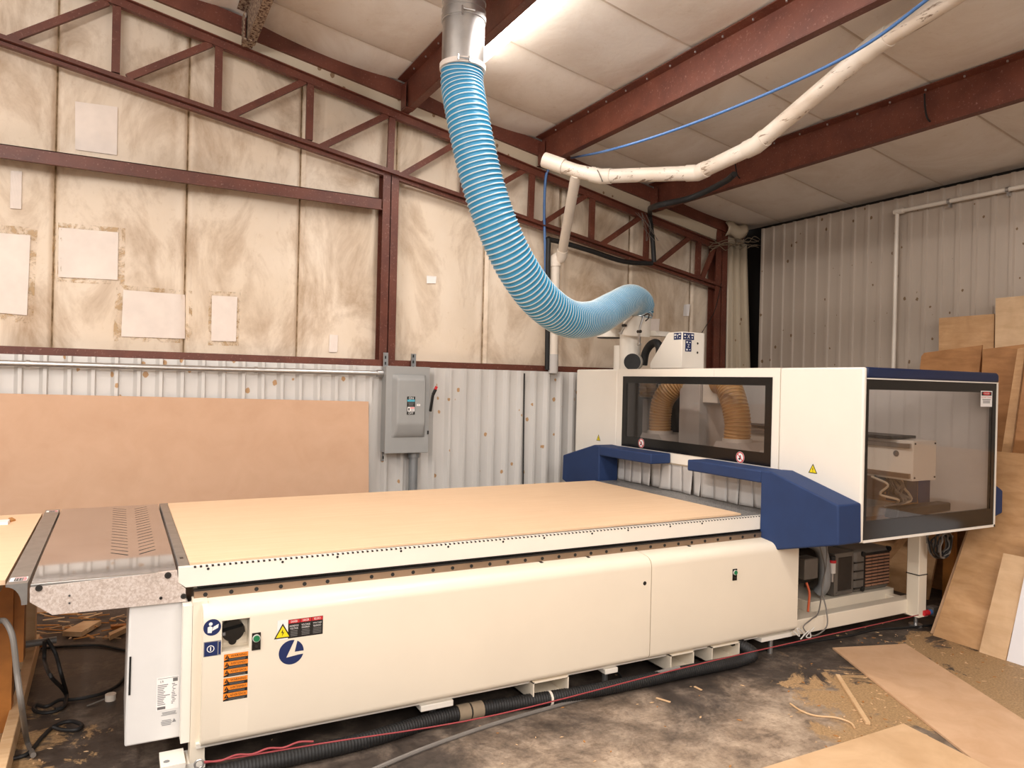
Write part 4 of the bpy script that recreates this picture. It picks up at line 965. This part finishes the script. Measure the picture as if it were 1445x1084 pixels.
MB().cyl((ep.x-.02, ep.y, zcl+.006), (ep.x+.05, ep.y-.01, zcl+.006), .006, 'galv', 8).box((ep.x-.03, ep.y-.006, zcl-.03), (ep.x-.022, ep.y+.004, zcl+.02), 'galv').build('band_bolt', du)
H_ = thing('flexible_hose', (2.6, 4.6, 2.2), 'thick blue ribbed flexible hose curving down to the dust port', 'hose')
HP = [(654, 92, 4.45), (654, 120, 4.44), (659, 160, 4.42), (669, 210, 4.42), (683, 265, 4.43), (702, 320, 4.46), (728, 375, 4.55), (762, 422, 4.72), (800, 449, 4.98), (836, 450, 5.35), (866, 435, 5.8), (889, 423, 6.25), (899, 430, 6.52), (900, 446, 6.60)]
hp = [PD(*p) for p in HP]
hp[0] = Vector((dc.x, dc.y, zlow)); hp[1] = Vector((dc.x, dc.y, zlow-.12)); hp[-1] = p1+Vector((0, 0, -.02)); hp[-2] = hp[-1]+Vector((0, -.02, .1))
ribhose(hp, .124, .0295, 'hoseblue', 'hosebead', 36, .007).build('hose_wall', H_, angle=80)
mb = MB(); mb.cyl((dc.x, dc.y, zlow-.035), (dc.x, dc.y, zlow-.005), .14, 'tape', 40); mb.build('hose_clamp', H_)
ep = Vector((dc.x, dc.y, 0))+e_*.145
MB().cyl((ep.x-.045, ep.y+.005, zlow-.02), (ep.x+.03, ep.y-.012, zlow-.02), .005, 'galv', 8).box((ep.x-.05, ep.y, zlow-.035), (ep.x-.04, ep.y+.01, zlow-.003), 'galv').box((ep.x+.02, ep.y-.015, zlow-.035), (ep.x+.03, ep.y, zlow-.003), 'galv').build('clamp_bolt', H_)
MB().cyl(p1+Vector((0, 0, -.03)), p1+Vector((0, 0, .0)), .13, 'galv', 36).build('hose_clamp', H_)

pv = thing('dust_pipe', (3.6, 4.2, 3.3), 'long white plastic pipe sagging under the purlins towards the wall', 'pipe')
pk = [PD(*p) for p in ((778, 229, 6.15), (812, 241, 6.08), (848, 249, 6.0), (985, 244, 5.6), (1067, 205, 5.1), (1236, 62, 4.2), (1345, -6, 3.75), (1460, -85, 3.3))]
for i, (a, b) in enumerate(zip(pk, pk[1:])):
    MB().cyl(a, b, .056, 'pvcold', 24).build('pipe_length', pv)
for i, p in enumerate(pk[1:-2]):
    t1 = (p-pk[i]).normalized(); t2 = (pk[i+2]-p).normalized()
    if i < 1: continue
    MB().sweep([p-t1*.09, p-t1*.03, p, p+t2*.03, p+t2*.09], [.062]*5, 'pvc', 24).build('coupling', pv)
MB().cyl(pk[0]+(pk[0]-pk[1])*.3, pk[0]+(pk[1]-pk[0])*.5, .064, 'pvc', 24).build('end_coupling', pv)
MB().tube([PD(843, 240, 5.95), PD(846, 246, 5.9), PD(850, 256, 5.95), PD(846, 249, 6.05), PD(842, 236, 5.98)], .004, 'cordgrey', 6).build('hanging_wire', pv)
dp = thing('drop_pipe', (3.4, 5.6, 1.8), 'white plastic drop pipe elbowing down the insulation behind the blue hose', 'pipe')
d0 = PD(813, 246, 6.08); d1 = PY(793, 358, 5.92); d2 = PY(784, 372, 5.98); d3 = PY(771, 526, 5.98)
MB().cyl(d0, d1, .045, 'pvc', 20).build('upper_length', dp)
MB().tube([d1+(d0-d1)*.05, d1+Vector((0, .02, -.04)), d2+Vector((0, 0, .05)), d2+Vector((0, 0, -.03))], .052, 'pvc', 20, 5).build('elbow', dp)
d3b = Vector((d2.x, d2.y, 1.72))
MB().cyl(d2, Vector((d2.x, d2.y, 1.90)), .044, 'pvc', 20).build('lower_length', dp)
MB().cyl(Vector((d2.x, d2.y, 1.90)), d3b, .047, 'greywhite', 20).build('taped_end', dp)
cable('air_hose', [PY(806, 223, 5.9), PD(860, 212, 5.6), PD(942, 187, 5.15), PD(1040, 150, 4.7), PD(1150, 102, 4.25), PD(1230, 58, 3.95), PD(1310, -2, 3.65), PD(1400, -70, 3.3)], .0095, 'airblue', 'thin blue air hose strung beside the sagging white pipe', 'hose', 10)
cable('air_hose', [PY(775, 237, 6.0), PY(770, 252, 6.02), PY(768, 300, 6.03), PY(769.5, 360, 6.03), PY(769, 420, 6.03)], .013, 'airblue', 'blue air hose dropping down the gable wall behind the truss', 'hose', 10)
cable('black_pipe', [PY(772, 522, 5.99), PY(773, 430, 5.99), PY(774, 345, 5.99), PY(779, 339, 5.99), PY(830, 353, 5.97), PY(880, 369, 5.96), PY(920, 372, 5.96)], .024, 'rubber', 'black hose bending off the wall pipe and along the lower truss chord', 'hose', 12, 6)
cable('black_pipe', [PY(923, 370, 5.96), PY(921, 340, 5.96), PY(917, 300, 5.96), PD(925, 291, 6.1), PD(975, 279, 6.0), PD(1020, 258, 5.75), PD(1036, 246, 5.6)], .024, 'rubber', 'dark hose climbing the truss and tied under the far purlin', 'hose', 12, 6)
for px, py, D in ((1038, 232, 5.15), (1306, 151, 4.1)):
    a = PX(px, py-14, 4.78); b = PX(px+4, py+16, 4.78)
    tag(MB().tube([a+Vector((-.012, 0, .02)), a.lerp(b, .5)+Vector((-.02, 0, 0)), b+Vector((-.012, 0, 0)), b+Vector((.05, 0, -.03))], .006, 'black', 6, 5).build('cable_tie'), 'black tie round the purlin nearest the ribbed wall, ' + ('further from the lens' if px < 1200 else 'nearer the lens'), 'cable tie')
mb = MB()
for k in range(5): mb.tube([PY(908+random.uniform(-12, 12), 300, 5.93), PY(915+random.uniform(-8, 8), 320, 5.92), PY(922+random.uniform(-10, 8), 340, 5.93)], .0025, 'cordgrey', 5)
tag(mb.build('loose_wire'), 'thin loose wires tangled on the truss where the dark hose climbs', 'wire')
tag(MB().tube([PY(1018, 400, 6.022), PY(1008, 440, 6.0), PY(988, 475, 6.0), PY(975, 520, 6.0)], .004, 'black', 6).build('thin_wire'), 'thin dark wire slanting down beside the corner post', 'wire')
wp = thing('wall_pipe', (6.18, 4.5, 2.5), 'thin cream pipe angled along the ribbed wall and down behind the hood', 'pipe')
a = PX(1266, 299, 6.18); b = PX(1460, 260, 6.18); MB().cyl(a, b, .018, 'pvc', 14).build('level_run', wp)
MB().cyl(a, Vector((6.18, a.y, .2)), .018, 'pvc', 14).build('upright_run', wp)
MB().cyl(a+Vector((0, .025, 0)), a+Vector((0, -.06, .0)), .025, 'pvc', 14).build('elbow', wp)
for px in (1347, 1427):
    t = (px-1266)/(1460-1266); p = a.lerp(b, t); MB().cyl(p+Vector((0, .012, 0)), p-Vector((0, .012, 0)), .023, 'galv', 12).box((p.x, p.y-.01, p.z-.05), (p.x+.03, p.y+.01, p.z-.015), 'galv').build('pipe_clip', wp)
# strip light
LX = 2.265
sl_ = thing('strip_light', (LX, 3.75, 3.98), 'bright fluorescent strip light hung under the roof beside the duct', 'ceiling light')
MB().box((LX-.06, 2.56, 4.02), (LX+.06, 5.0, 4.075), 'pure').build('housing', sl_, .004)
MB().prism([(LX-.075, 2.57, 4.03), (LX-.062, 2.57, 3.975), (LX+.062, 2.57, 3.975), (LX+.075, 2.57, 4.03)], (0, 2.42, 0), 'tube').build('diffuser', sl_)

# ================================================================== LEFT WORKBENCH
W = thing('workbench', (-.9, 4.1, 0), 'wooden bench with pale sheet top beside the steel outfeed table', 'bench')
fa = PZ(0, 815, .815); fb = PZ(28, 806, .815)
ty0 = 3.40
MB().box((-2.4, ty0, .796), (-.372, 4.93, .815), 'spoil').build('bench_top', W)
MB().box((-2.4, ty0+.005, .70), (-.42, ty0+.05, .796), 'orangewood').box((-.46, ty0+.05, .70), (-.42, 4.9, .796), 'pine').build('apron', W)
def WB(x, y, Y): return PY(x, y, Y)
MB().box((-.47, 3.95, 0), (-.40, 4.03, .75), 'woodpost').box((-.40, 3.97, .30), (-.36, 4.05, .75), 'woodpost').build('post', W)
MB().box((-.47, 4.75, 0), (-.38, 4.84, .75), 'pine').build('post', W)
a_, b_2 = PZ(54, 905, .12), PZ(8, 1062, .12)
sk = thing('timber_stud', (-.45, 3.8, 0), 'long pale timber lying on edge under the bench beside the outfeed table', 'timber')
aa, bb2 = PZ(50, 895, .10), PZ(8, 1050, .10)
MB().bar(Vector((aa.x, aa.y, .05)), Vector((bb2.x, bb2.y, .05))+(bb2-aa)*.35, .045, .095, 'pine').build('stud', sk, .004)
tag(MB().bar(PZ(-60, 930, .045), PZ(60, 905, .045), .09, .04, 'orangewood').build('timber_offcut'), 'orange-brown timber offcut on the floor under the bench', 'timber')
for k, (z, dy, e) in enumerate(((.16, 0, 80), (.16, -.05, 33), (.11, -.02, 34))):
    a, b = PZ(-60, 924+k*8, z), PZ(e, 903+k*9, z)
    tag(MB().cyl(a, b, .018, 'zincgrey', 14).build('steel_pipe'), ('longest grey steel pipe stored under the bench', 'upper short grey steel pipe under the bench', 'lower short grey steel pipe under the bench')[k], 'pipe', 'steel pipes under the bench')
tag(MB().tube([PY(0, 876, 3.5), PY(8, 878, 3.45), PY(18, 900, 3.4), PY(24, 950, 3.38), PY(31, 1000, 3.36), PZ(38, 1045, .02), PZ(47, 1066, .02)], .011, 'cordgrey', 10, 8).build('extension_cable'), 'grey cord hanging off the bench down to the floor', 'cord')
tag(MB().tube([PZ(14, 1072, .01), PZ(40, 1063, .01), PZ(60, 1040, .012), PZ(78, 1024, .012), PZ(100, 1018, .012), PZ(115, 1023, .012), PZ(108, 1030, .012), PZ(88, 1030, .014), PZ(75, 1026, .024)], .009, 'rubber', 8, 8).build('power_cable'), 'black cord with one flat loop on the sawdusty floor', 'cord')
tag(MB().tube([PY(63, 905, 4.1), PY(63, 932, 4.1), PZ(72, 955, .25), PZ(88, 972, .08), PZ(94, 985, .015), PZ(84, 1001, .012), PZ(62, 1006, .012), PZ(48, 1002, .012), PZ(52, 995, .014), PZ(66, 997, .016), PZ(84, 988, .02), PZ(105, 987, .012), PZ(140, 980, .012), PZ(165, 968, .012), PZ(180, 950, .012)], .009, 'rubber', 8, 8).build('power_cable'), 'black cord looping from the bench to behind the white cabinet', 'cord')
tag(MB().tube([PY(66, 902, 4.12), PY(78, 922, 4.12), PZ(86, 950, .2), PZ(91, 968, .1), PZ(94, 980, .03), PZ(90, 997, .02), PZ(78, 1001, .02)], .009, 'rubber', 8, 8).build('power_cable'), 'short black cord crossing the loop under the bench end', 'cord')
tag(MB().tube([PZ(58, 915, .01), PZ(100, 912, .01), PZ(140, 911, .01), PZ(178, 918, .01)], .008, 'rubber', 8, 8).build('power_cable'), 'black cord lying straight across the floor behind the cabinet', 'cord')
# things on the bench
tag(MB().box((-.75, 4.62, .8152), (-.5, 4.70, .83), 'paper').build('paper_slip'), 'white slip lying on the pale bench sheet', 'paper')
tag(MB().prism([PZ(12, 733, .8152), PZ(17, 732, .8152), PZ(22, 735, .8152), PZ(15, 737, .8152)], (0, 0, .008), 'edgewood').build('wood_chip'), 'small brown chip beside the white slip on the bench', 'scrap')
# leaning fibreboard sheet behind the bed
mt, mr = PY(0, 558.5, 5.955), PY(520, 567, 5.955)
mb = MB(); mb.prism([(-1.5, 5.83, 0), (-1.5, 5.95, 1.478), (mr.x, 5.95, mr.z+.002), (mr.x, 5.83, 0)], (0, .018, 0), 'mdf')
tag(mb.build('fibreboard_sheet', bevel=.001, seg=1), 'large tan fibreboard sheet leaning on the ribbed wainscot behind the bed', 'board')
# scrap wood under the outfeed table
SC = [((88, 898), (118, 883), (143, 882), (115, 899), .03, 'short fat board offcut on the pile behind the cabinet', 'pine'),
      ((153, 900), (178, 889), (178, 893), (155, 904), .03, 'pale slat offcut pointing at the white cabinet', 'pine'),
      ((156, 886), (178, 884), (178, 887), (157, 889), .02, 'thin brown slat touching the white cabinet', 'orangewood')]
for a, b, c, d, h, lab, m in SC:
    tag(MB().prism([PZ(*a, .012), PZ(*b, .012), PZ(*c, .012), PZ(*d, .012)], (0, 0, h), m).build('wood_offcut'), lab, 'scrap wood', 'offcuts behind the cabinet')
mb = MB(); random.seed(3)
for k in range(46):
    p = PZ(random.uniform(60, 180), random.uniform(866, 905), .01); q = random.uniform(0, PI); l_ = random.uniform(.03, .22)
    mb.bar(p+Vector((0, 0, random.uniform(0, .02))), p+Vector((math.cos(q)*l_, math.sin(q)*l_*.4, random.uniform(0, .03))), random.uniform(.004, .015), .005, random.choice(['pine', 'plylight', 'edgewood']))
stuff(tag(mb.build('wood_shavings'), 'litter of thin wood splinters along the wall foot behind the cabinet', 'shavings'))
bt = thing('bottle_cap', tuple(PZ(156, 985, 0)), 'small cream plastic cap on the floor before the white cabinet', 'cap')
p = PZ(156, 988, 0); MB().cyl(p, p+Vector((0, 0, .03)), .025, 'pvc', 18).build('cap', bt); MB().tube([p+Vector((-.025, 0, .01)), p+Vector((-.06, -.02, .008)), p+Vector((-.1, -.04, .005))], .004, 'cordgrey', 6).build('cord', bt)

# ================================================================== FLOOR ITEMS ALONG THE MACHINE
ho = thing('suction_hose', (1.8, 3.1, 0), 'fat black suction hose lying along the foot of the machine', 'hose')
hpts = [PZ(x, y, .036)+Vector((0, .02, 0)) for x, y in ((255, 1108), (330, 1091), (430, 1068), (520, 1047), (650, 1009), (800, 984), (900, 965), (960, 952), (1020, 940), (1050, 933))]
hpts += [PZ(1062, 922, .07), PZ(1056, 913, .12)+Vector((0, .12, .0))]
ribhose(hpts, .034, .014, 'rubber', 'rubber', 16, .0016).build('hose_wall', ho, angle=70)
for x, y in ((655, 1003), (672, 1000), (780, 984)):
    hs = spline(hpts, 24); tx_ = PZ(x, y+4, .036).x; c = min(hs[:-40], key=lambda q: abs(q.x-tx_)); MB().cyl(c-Vector((.03 if x < 700 else .006, 0, 0)), c+Vector((.03 if x < 700 else .006, 0, 0)), .0385, 'cobweb' if x < 700 else 'pvc', 16).build('tape_wrap', ho)
rp = thing('safety_rope', (2.5, 3.1, .07), 'thin red safety rope stretched along the machine foot', 'rope')
ra, rb_ = PY(287, 1077, 3.035), PY(1296, 868, 3.035)
mid = PY(700, 1009, 3.035); mid2 = PY(1000, 934, 3.035)
MB().tube([ra, PY(450, 1050, 3.035), mid, mid2, rb_], .0032, 'redcord', 8, 6).build('rope', rp)
MB().tube([ra+Vector((.06*i, 0, .005*(-1)**i)) for i in range(8)], .004, 'redcord', 8, 4).build('rope_tail', rp)
el = [ra+Vector((-.015+.016*math.cos(q*PI/6), 0, .016*math.sin(q*PI/6))) for q in range(13)]; MB().tube(el, .004, 'galv', 8, 2).build('eye_bolt', rp)
q = PY(1302, 866, 3.1); MB().cyl(q, q+Vector((.06, 0, 0)), .02, 'redlabel', 16).cyl(q+Vector((.06, 0, 0)), q+Vector((.09, 0, 0)), .019, 'airblue', 16).box((q.x+.09, q.y-.02, q.z-.025), (q.x+.16, q.y+.03, q.z+.035), 'pumpgrey').build('rope_switch', rp)
tag(MB().tube([PZ(500, 1098, .008), PZ(600, 1056, .008), PZ(700, 1021, .008), PZ(790, 995, .008), PZ(850, 978, .008), PZ(885, 963, .008), PZ(925, 950, .06), PZ(960, 942, .10)], .010, 'cordgrey', 8, 8).build('floor_cable'), 'slate grey cable curving over the floor from the black hose', 'cable')
tag(MB().tube([PZ(850, 975, .008), PZ(872, 966, .008), PZ(876, 955, .01), PZ(868, 946, .09)], .006, 'rubber', 6, 6).build('thin_lead'), 'thin dark lead looping beside the black hose', 'cable')
tag(MB().tube([PZ(1040, 925, .008), PZ(1090, 915, .008), PZ(1150, 905, .008), PZ(1200, 897, .008), PZ(1235, 889, .008), PZ(1290, 885, .008), PZ(1330, 880, .008)], .008, 'rubber', 6, 8).build('floor_cable'), 'black cable on the floor past the frame leg to the leaning sheets', 'cable')
# boards on the floor
lp = [PZ(1174.8, 914, .012), PZ(1278, 908.5, .012), PZ(1445+70, 1015+45, .012), PZ(1341+120, 1046+96, .012)]
e1 = (lp[1]-lp[0]); dirv = (PZ(1341, 1046, .012)-lp[0]).normalized(); lp = [lp[0], lp[1], lp[1]+dirv*2.2, lp[0]+dirv*2.2]
mb = MB(); mb.prism([Vector((p.x, p.y, .002)) for p in lp], (0, 0, .010), 'osb'); tag(mb.build('plywood_strip'), 'long narrow plywood board lying flat on the floor, pointing at the bay', 'board')
p0, pl, prr = PZ(1275, 1021, .028), PZ(1075, 1084, .028), PZ(1385, 1077, .028)
dl_, dr_ = (pl-p0).normalized(), (prr-p0).normalized()
mb = MB(); mb.prism([Vector((p.x, p.y, .014)) for p in (p0, p0+dl_*2.4, p0+dl_*2.4+dr_*1.2, p0+dr_*1.2)], (0, 0, .014), 'plylight'); tag(mb.build('plywood_sheet'), 'broad plywood sheet flat on the floor at the bottom edge of the photo', 'board')
MBs = MB(); tag(MB().bar(PZ(1182, 953, .008), PZ(1225, 1021, .008), .022, .012, 'pine').build('wood_stick'), 'straight wooden stick on the sawdust between the two floor boards', 'scrap wood')
tag(MB().tube([PZ(1115, 993, .006), PZ(1130, 1003, .006), PZ(1150, 1010, .006), PZ(1180, 1013, .006), PZ(1200, 1020, .006), PZ(1206, 1027, .006)], .005, 'pine', 6, 6).build('edge_strip'), 'curled pale edging strip on the floor near the stick', 'scrap wood')
random.seed(5); mb = MB()
for k in range(420):
    ctr, sp_ = random.choice((((3.62, 2.5), .28), ((4.6, 2.5), .3), ((-.6, 3.6), .3), ((2.0, 2.6), .9), ((3.3, 2.2), .25), ((4.4, 3.0), .25)))
    x, y = random.gauss(ctr[0], sp_), random.gauss(ctr[1], sp_*.7); r = random.uniform(.003, .009); q = random.uniform(0, PI)
    if not (-1.5 < x < 5 and .9 < y < 4.2): continue
    mb.prism([(x+r*1.6*math.cos(q), y+r*1.6*math.sin(q), .001), (x-r*.6*math.sin(q), y+r*.6*math.cos(q), .001), (x-r*1.6*math.cos(q), y-r*1.6*math.sin(q), .001), (x+r*.6*math.sin(q), y-r*.6*math.cos(q), .001)], (0, 0, .002), random.choice(['pine', 'plylight', 'edgewood']))
stuff(tag(mb.build('sawdust'), 'sprinkled sawdust and wood chips on the dark concrete floor', 'sawdust'))
for (a, b, lab) in (((980, 969), (990, 974), 'small pale sliver on the floor below the fork pockets'), ((926, 985), (946, 991), 'flat pale flake on the floor before the base panel seam')):
    tag(MB().bar(PZ(*a, .004), PZ(*b, .004), .012, .004, 'plylight').build('wood_sliver'), lab, 'scrap wood')

# ================================================================== SHEETS LEANING BY THE RIBBED WALL
def lean(name, y0, y1, xb, zbot, xt, zt, th, m, label, y0t=None, y1t=None, cat='board'):
    y0t = y0 if y0t is None else y0t; y1t = y1 if y1t is None else y1t
    pts = [Vector((xb, y0, zbot)), Vector((xt, y0t, zt)), Vector((xt, y1t, zt)), Vector((xb, y1, zbot))]
    n = (pts[1]-pts[0]).cross(pts[3]-pts[0]).normalized()
    if n.x < 0: n = -n
    o = MB().prism(pts, n*th, m).build(name, bevel=.0008, seg=1); return tag(o, label, cat, 'sheets leaning by the ribbed wall')
kx = (5.24-4.815)/.614
zf = 1.215
lean('plywood_sheet', 2.97, 1.75, 4.815, .0, 4.815+kx*zf*.8, zf, .018, 'ply', 'tall plywood sheet leaning nearest the hood, knots showing, floor to window height')
lean('plywood_sheet', 3.01, 1.8, 4.85, .0, 4.87+kx*zf*.8, zf-.03, .018, 'osb', 'plywood sheet hidden behind the nearest leaning sheet, only its edge showing')
lean('plywood_strip', 2.655, 2.50, 4.785, .0, 5.03, .60, .016, 'plylight', 'narrow plywood strip leaning on the big leaning sheet')
lean('melamine_board', 2.495, 1.9, 4.79, .0, 5.05, .75, .016, 'whitemel', 'white-faced board leaning at the edge of the photo')
# tall sheets against the wall behind
def wallsheet(q, X, m, label, th=.012, zb=.9, lean_=.0):
    pts = [PX(x, y, X) for x, y in q]; n = len(pts); pts = [Vector((p.x, p.y, 0)) if y == 700 else p for p, (x, y) in zip(pts, q)]
    o = MB().prism(pts, (th, 0, 0), m).build('plywood_sheet'); return tag(o, label, 'board', 'sheets leaning by the ribbed wall')
wallsheet([(1325, 449), (1403, 443), (1402, 500), (1400, 700), (1325, 700)], 6.10, 'ply', 'mid-brown knotty plywood sheet against the ribbed wall, half hidden')
wallsheet([(1405, 421), (1470, 415), (1470, 700), (1402, 700)], 6.06, 'plylight', 'tallest pale plywood sheet against the ribbed wall')
wallsheet([(1298, 520), (1300, 503), (1304, 498), (1386, 487), (1380, 540), (1372, 700), (1298, 700)], 5.98, 'plybrown', 'brown plywood sheet with rounded corner rising behind the hood')
wallsheet([(1387, 493), (1460, 484), (1460, 700), (1372, 700)], 5.94, 'plybrown', 'brown plywood sheet overlapping the rounded one behind the hood')
def slant(a0, a1, b1, b0, X, X2, m, label):
    p = [PX(*a0, X), PX(*a1, X), PX(*b1, X2), PX(*b0, X2)]
    for t, b in ((1, 2), (0, 3)): p[b] = p[t]+(p[b]-p[t])*(p[t].z/(p[t].z-p[b].z))
    o = MB().prism(p, (.014, 0, 0), m).build('plywood_strip'); return tag(o, label, 'board', 'sheets leaning by the ribbed wall')
slant((1436, 492), (1447, 490), (1424, 660), (1410, 660), 5.86, 5.60, 'ply', 'first tilted plywood strip standing between hood and edge of photo')
slant((1450, 489), (1475, 486), (1475, 660), (1427, 660), 5.80, 5.55, 'plybrown', 'second tilted brown strip, beside the first tilted strip')
lf = thing('lumber_rack', (5.5, 3.36, 0), 'low wooden rack frame in the dark gap behind the cream frame leg', 'rack')
MB().box((5.62, 3.32, 0), (5.66, 3.40, .9), 'woodpost').box((5.2, 3.36, .55), (5.9, 3.40, .60), 'woodpost').build('rack_frame', lf)
tag(MB().bar((5.15, 3.55, .35), (5.6, 3.45, .78), .05, .02, 'ply', (0, 1, 0)).build('wood_batten'), 'slanted wooden batten behind the cream frame leg', 'timber')
lean('plywood_sheet', 4.6, 3.5, 5.6, .0, 5.95, 1.2, .018, 'ply', 'shaded plywood sheet standing behind the pump bay')

# ================================================================== LIGHT
def strip(x, y, z, w, omni=.6, col=(1, .95, .91), L_=2.4):
    # strip fixture: area lamp down, point glows added all round to brighten the ceiling
    d = bpy.data.lights.new('strip_lamp', 'AREA'); d.shape = 'RECTANGLE'; d.size = .14; d.size_y = L_; d.energy = w; d.color = col
    o = bpy.data.objects.new('strip_lamp', d); C.objects.link(o); o.location = (x, y, z)
    if omni:
        for k in (-.33, .33):
            d = bpy.data.lights.new('strip_fill', 'POINT'); d.shadow_soft_size = .22; d.energy = w*omni/2; d.color = col
            o = bpy.data.objects.new('strip_fill', d); C.objects.link(o); o.location = (x, y+k*L_, z-.05)
strip(LX, 3.78, 3.965, 40, 0)
strip(-1.2, 2.3, 3.75, 40, 2.8)
strip(-1.3, -.9, 3.75, 70, 1.6)
strip(LX, -1.2, 3.5, 55, 1.5)
strip(-1.2, -4.2, 3.8, 110, 1.2)
strip(LX, -4.4, 3.5, 80, 1.2)
strip(-4.4, 2.2, 3.7, 70, 1.3)
strip(-4.4, -1.6, 3.7, 80, 1.2)
w = bpy.data.worlds.new('shop'); bpy.context.scene.world = w; w.use_nodes = True
bg = w.node_tree.nodes['Background']; bg.inputs[0].default_value = (1, .94, .89, 1); bg.inputs[1].default_value = .35
sc = bpy.context.scene
sc.view_settings.view_transform = 'Standard'; sc.view_settings.look = 'None'; sc.view_settings.gamma = 1; sc.view_settings.use_curve_mapping = False
sc.view_settings.exposure = 0.10
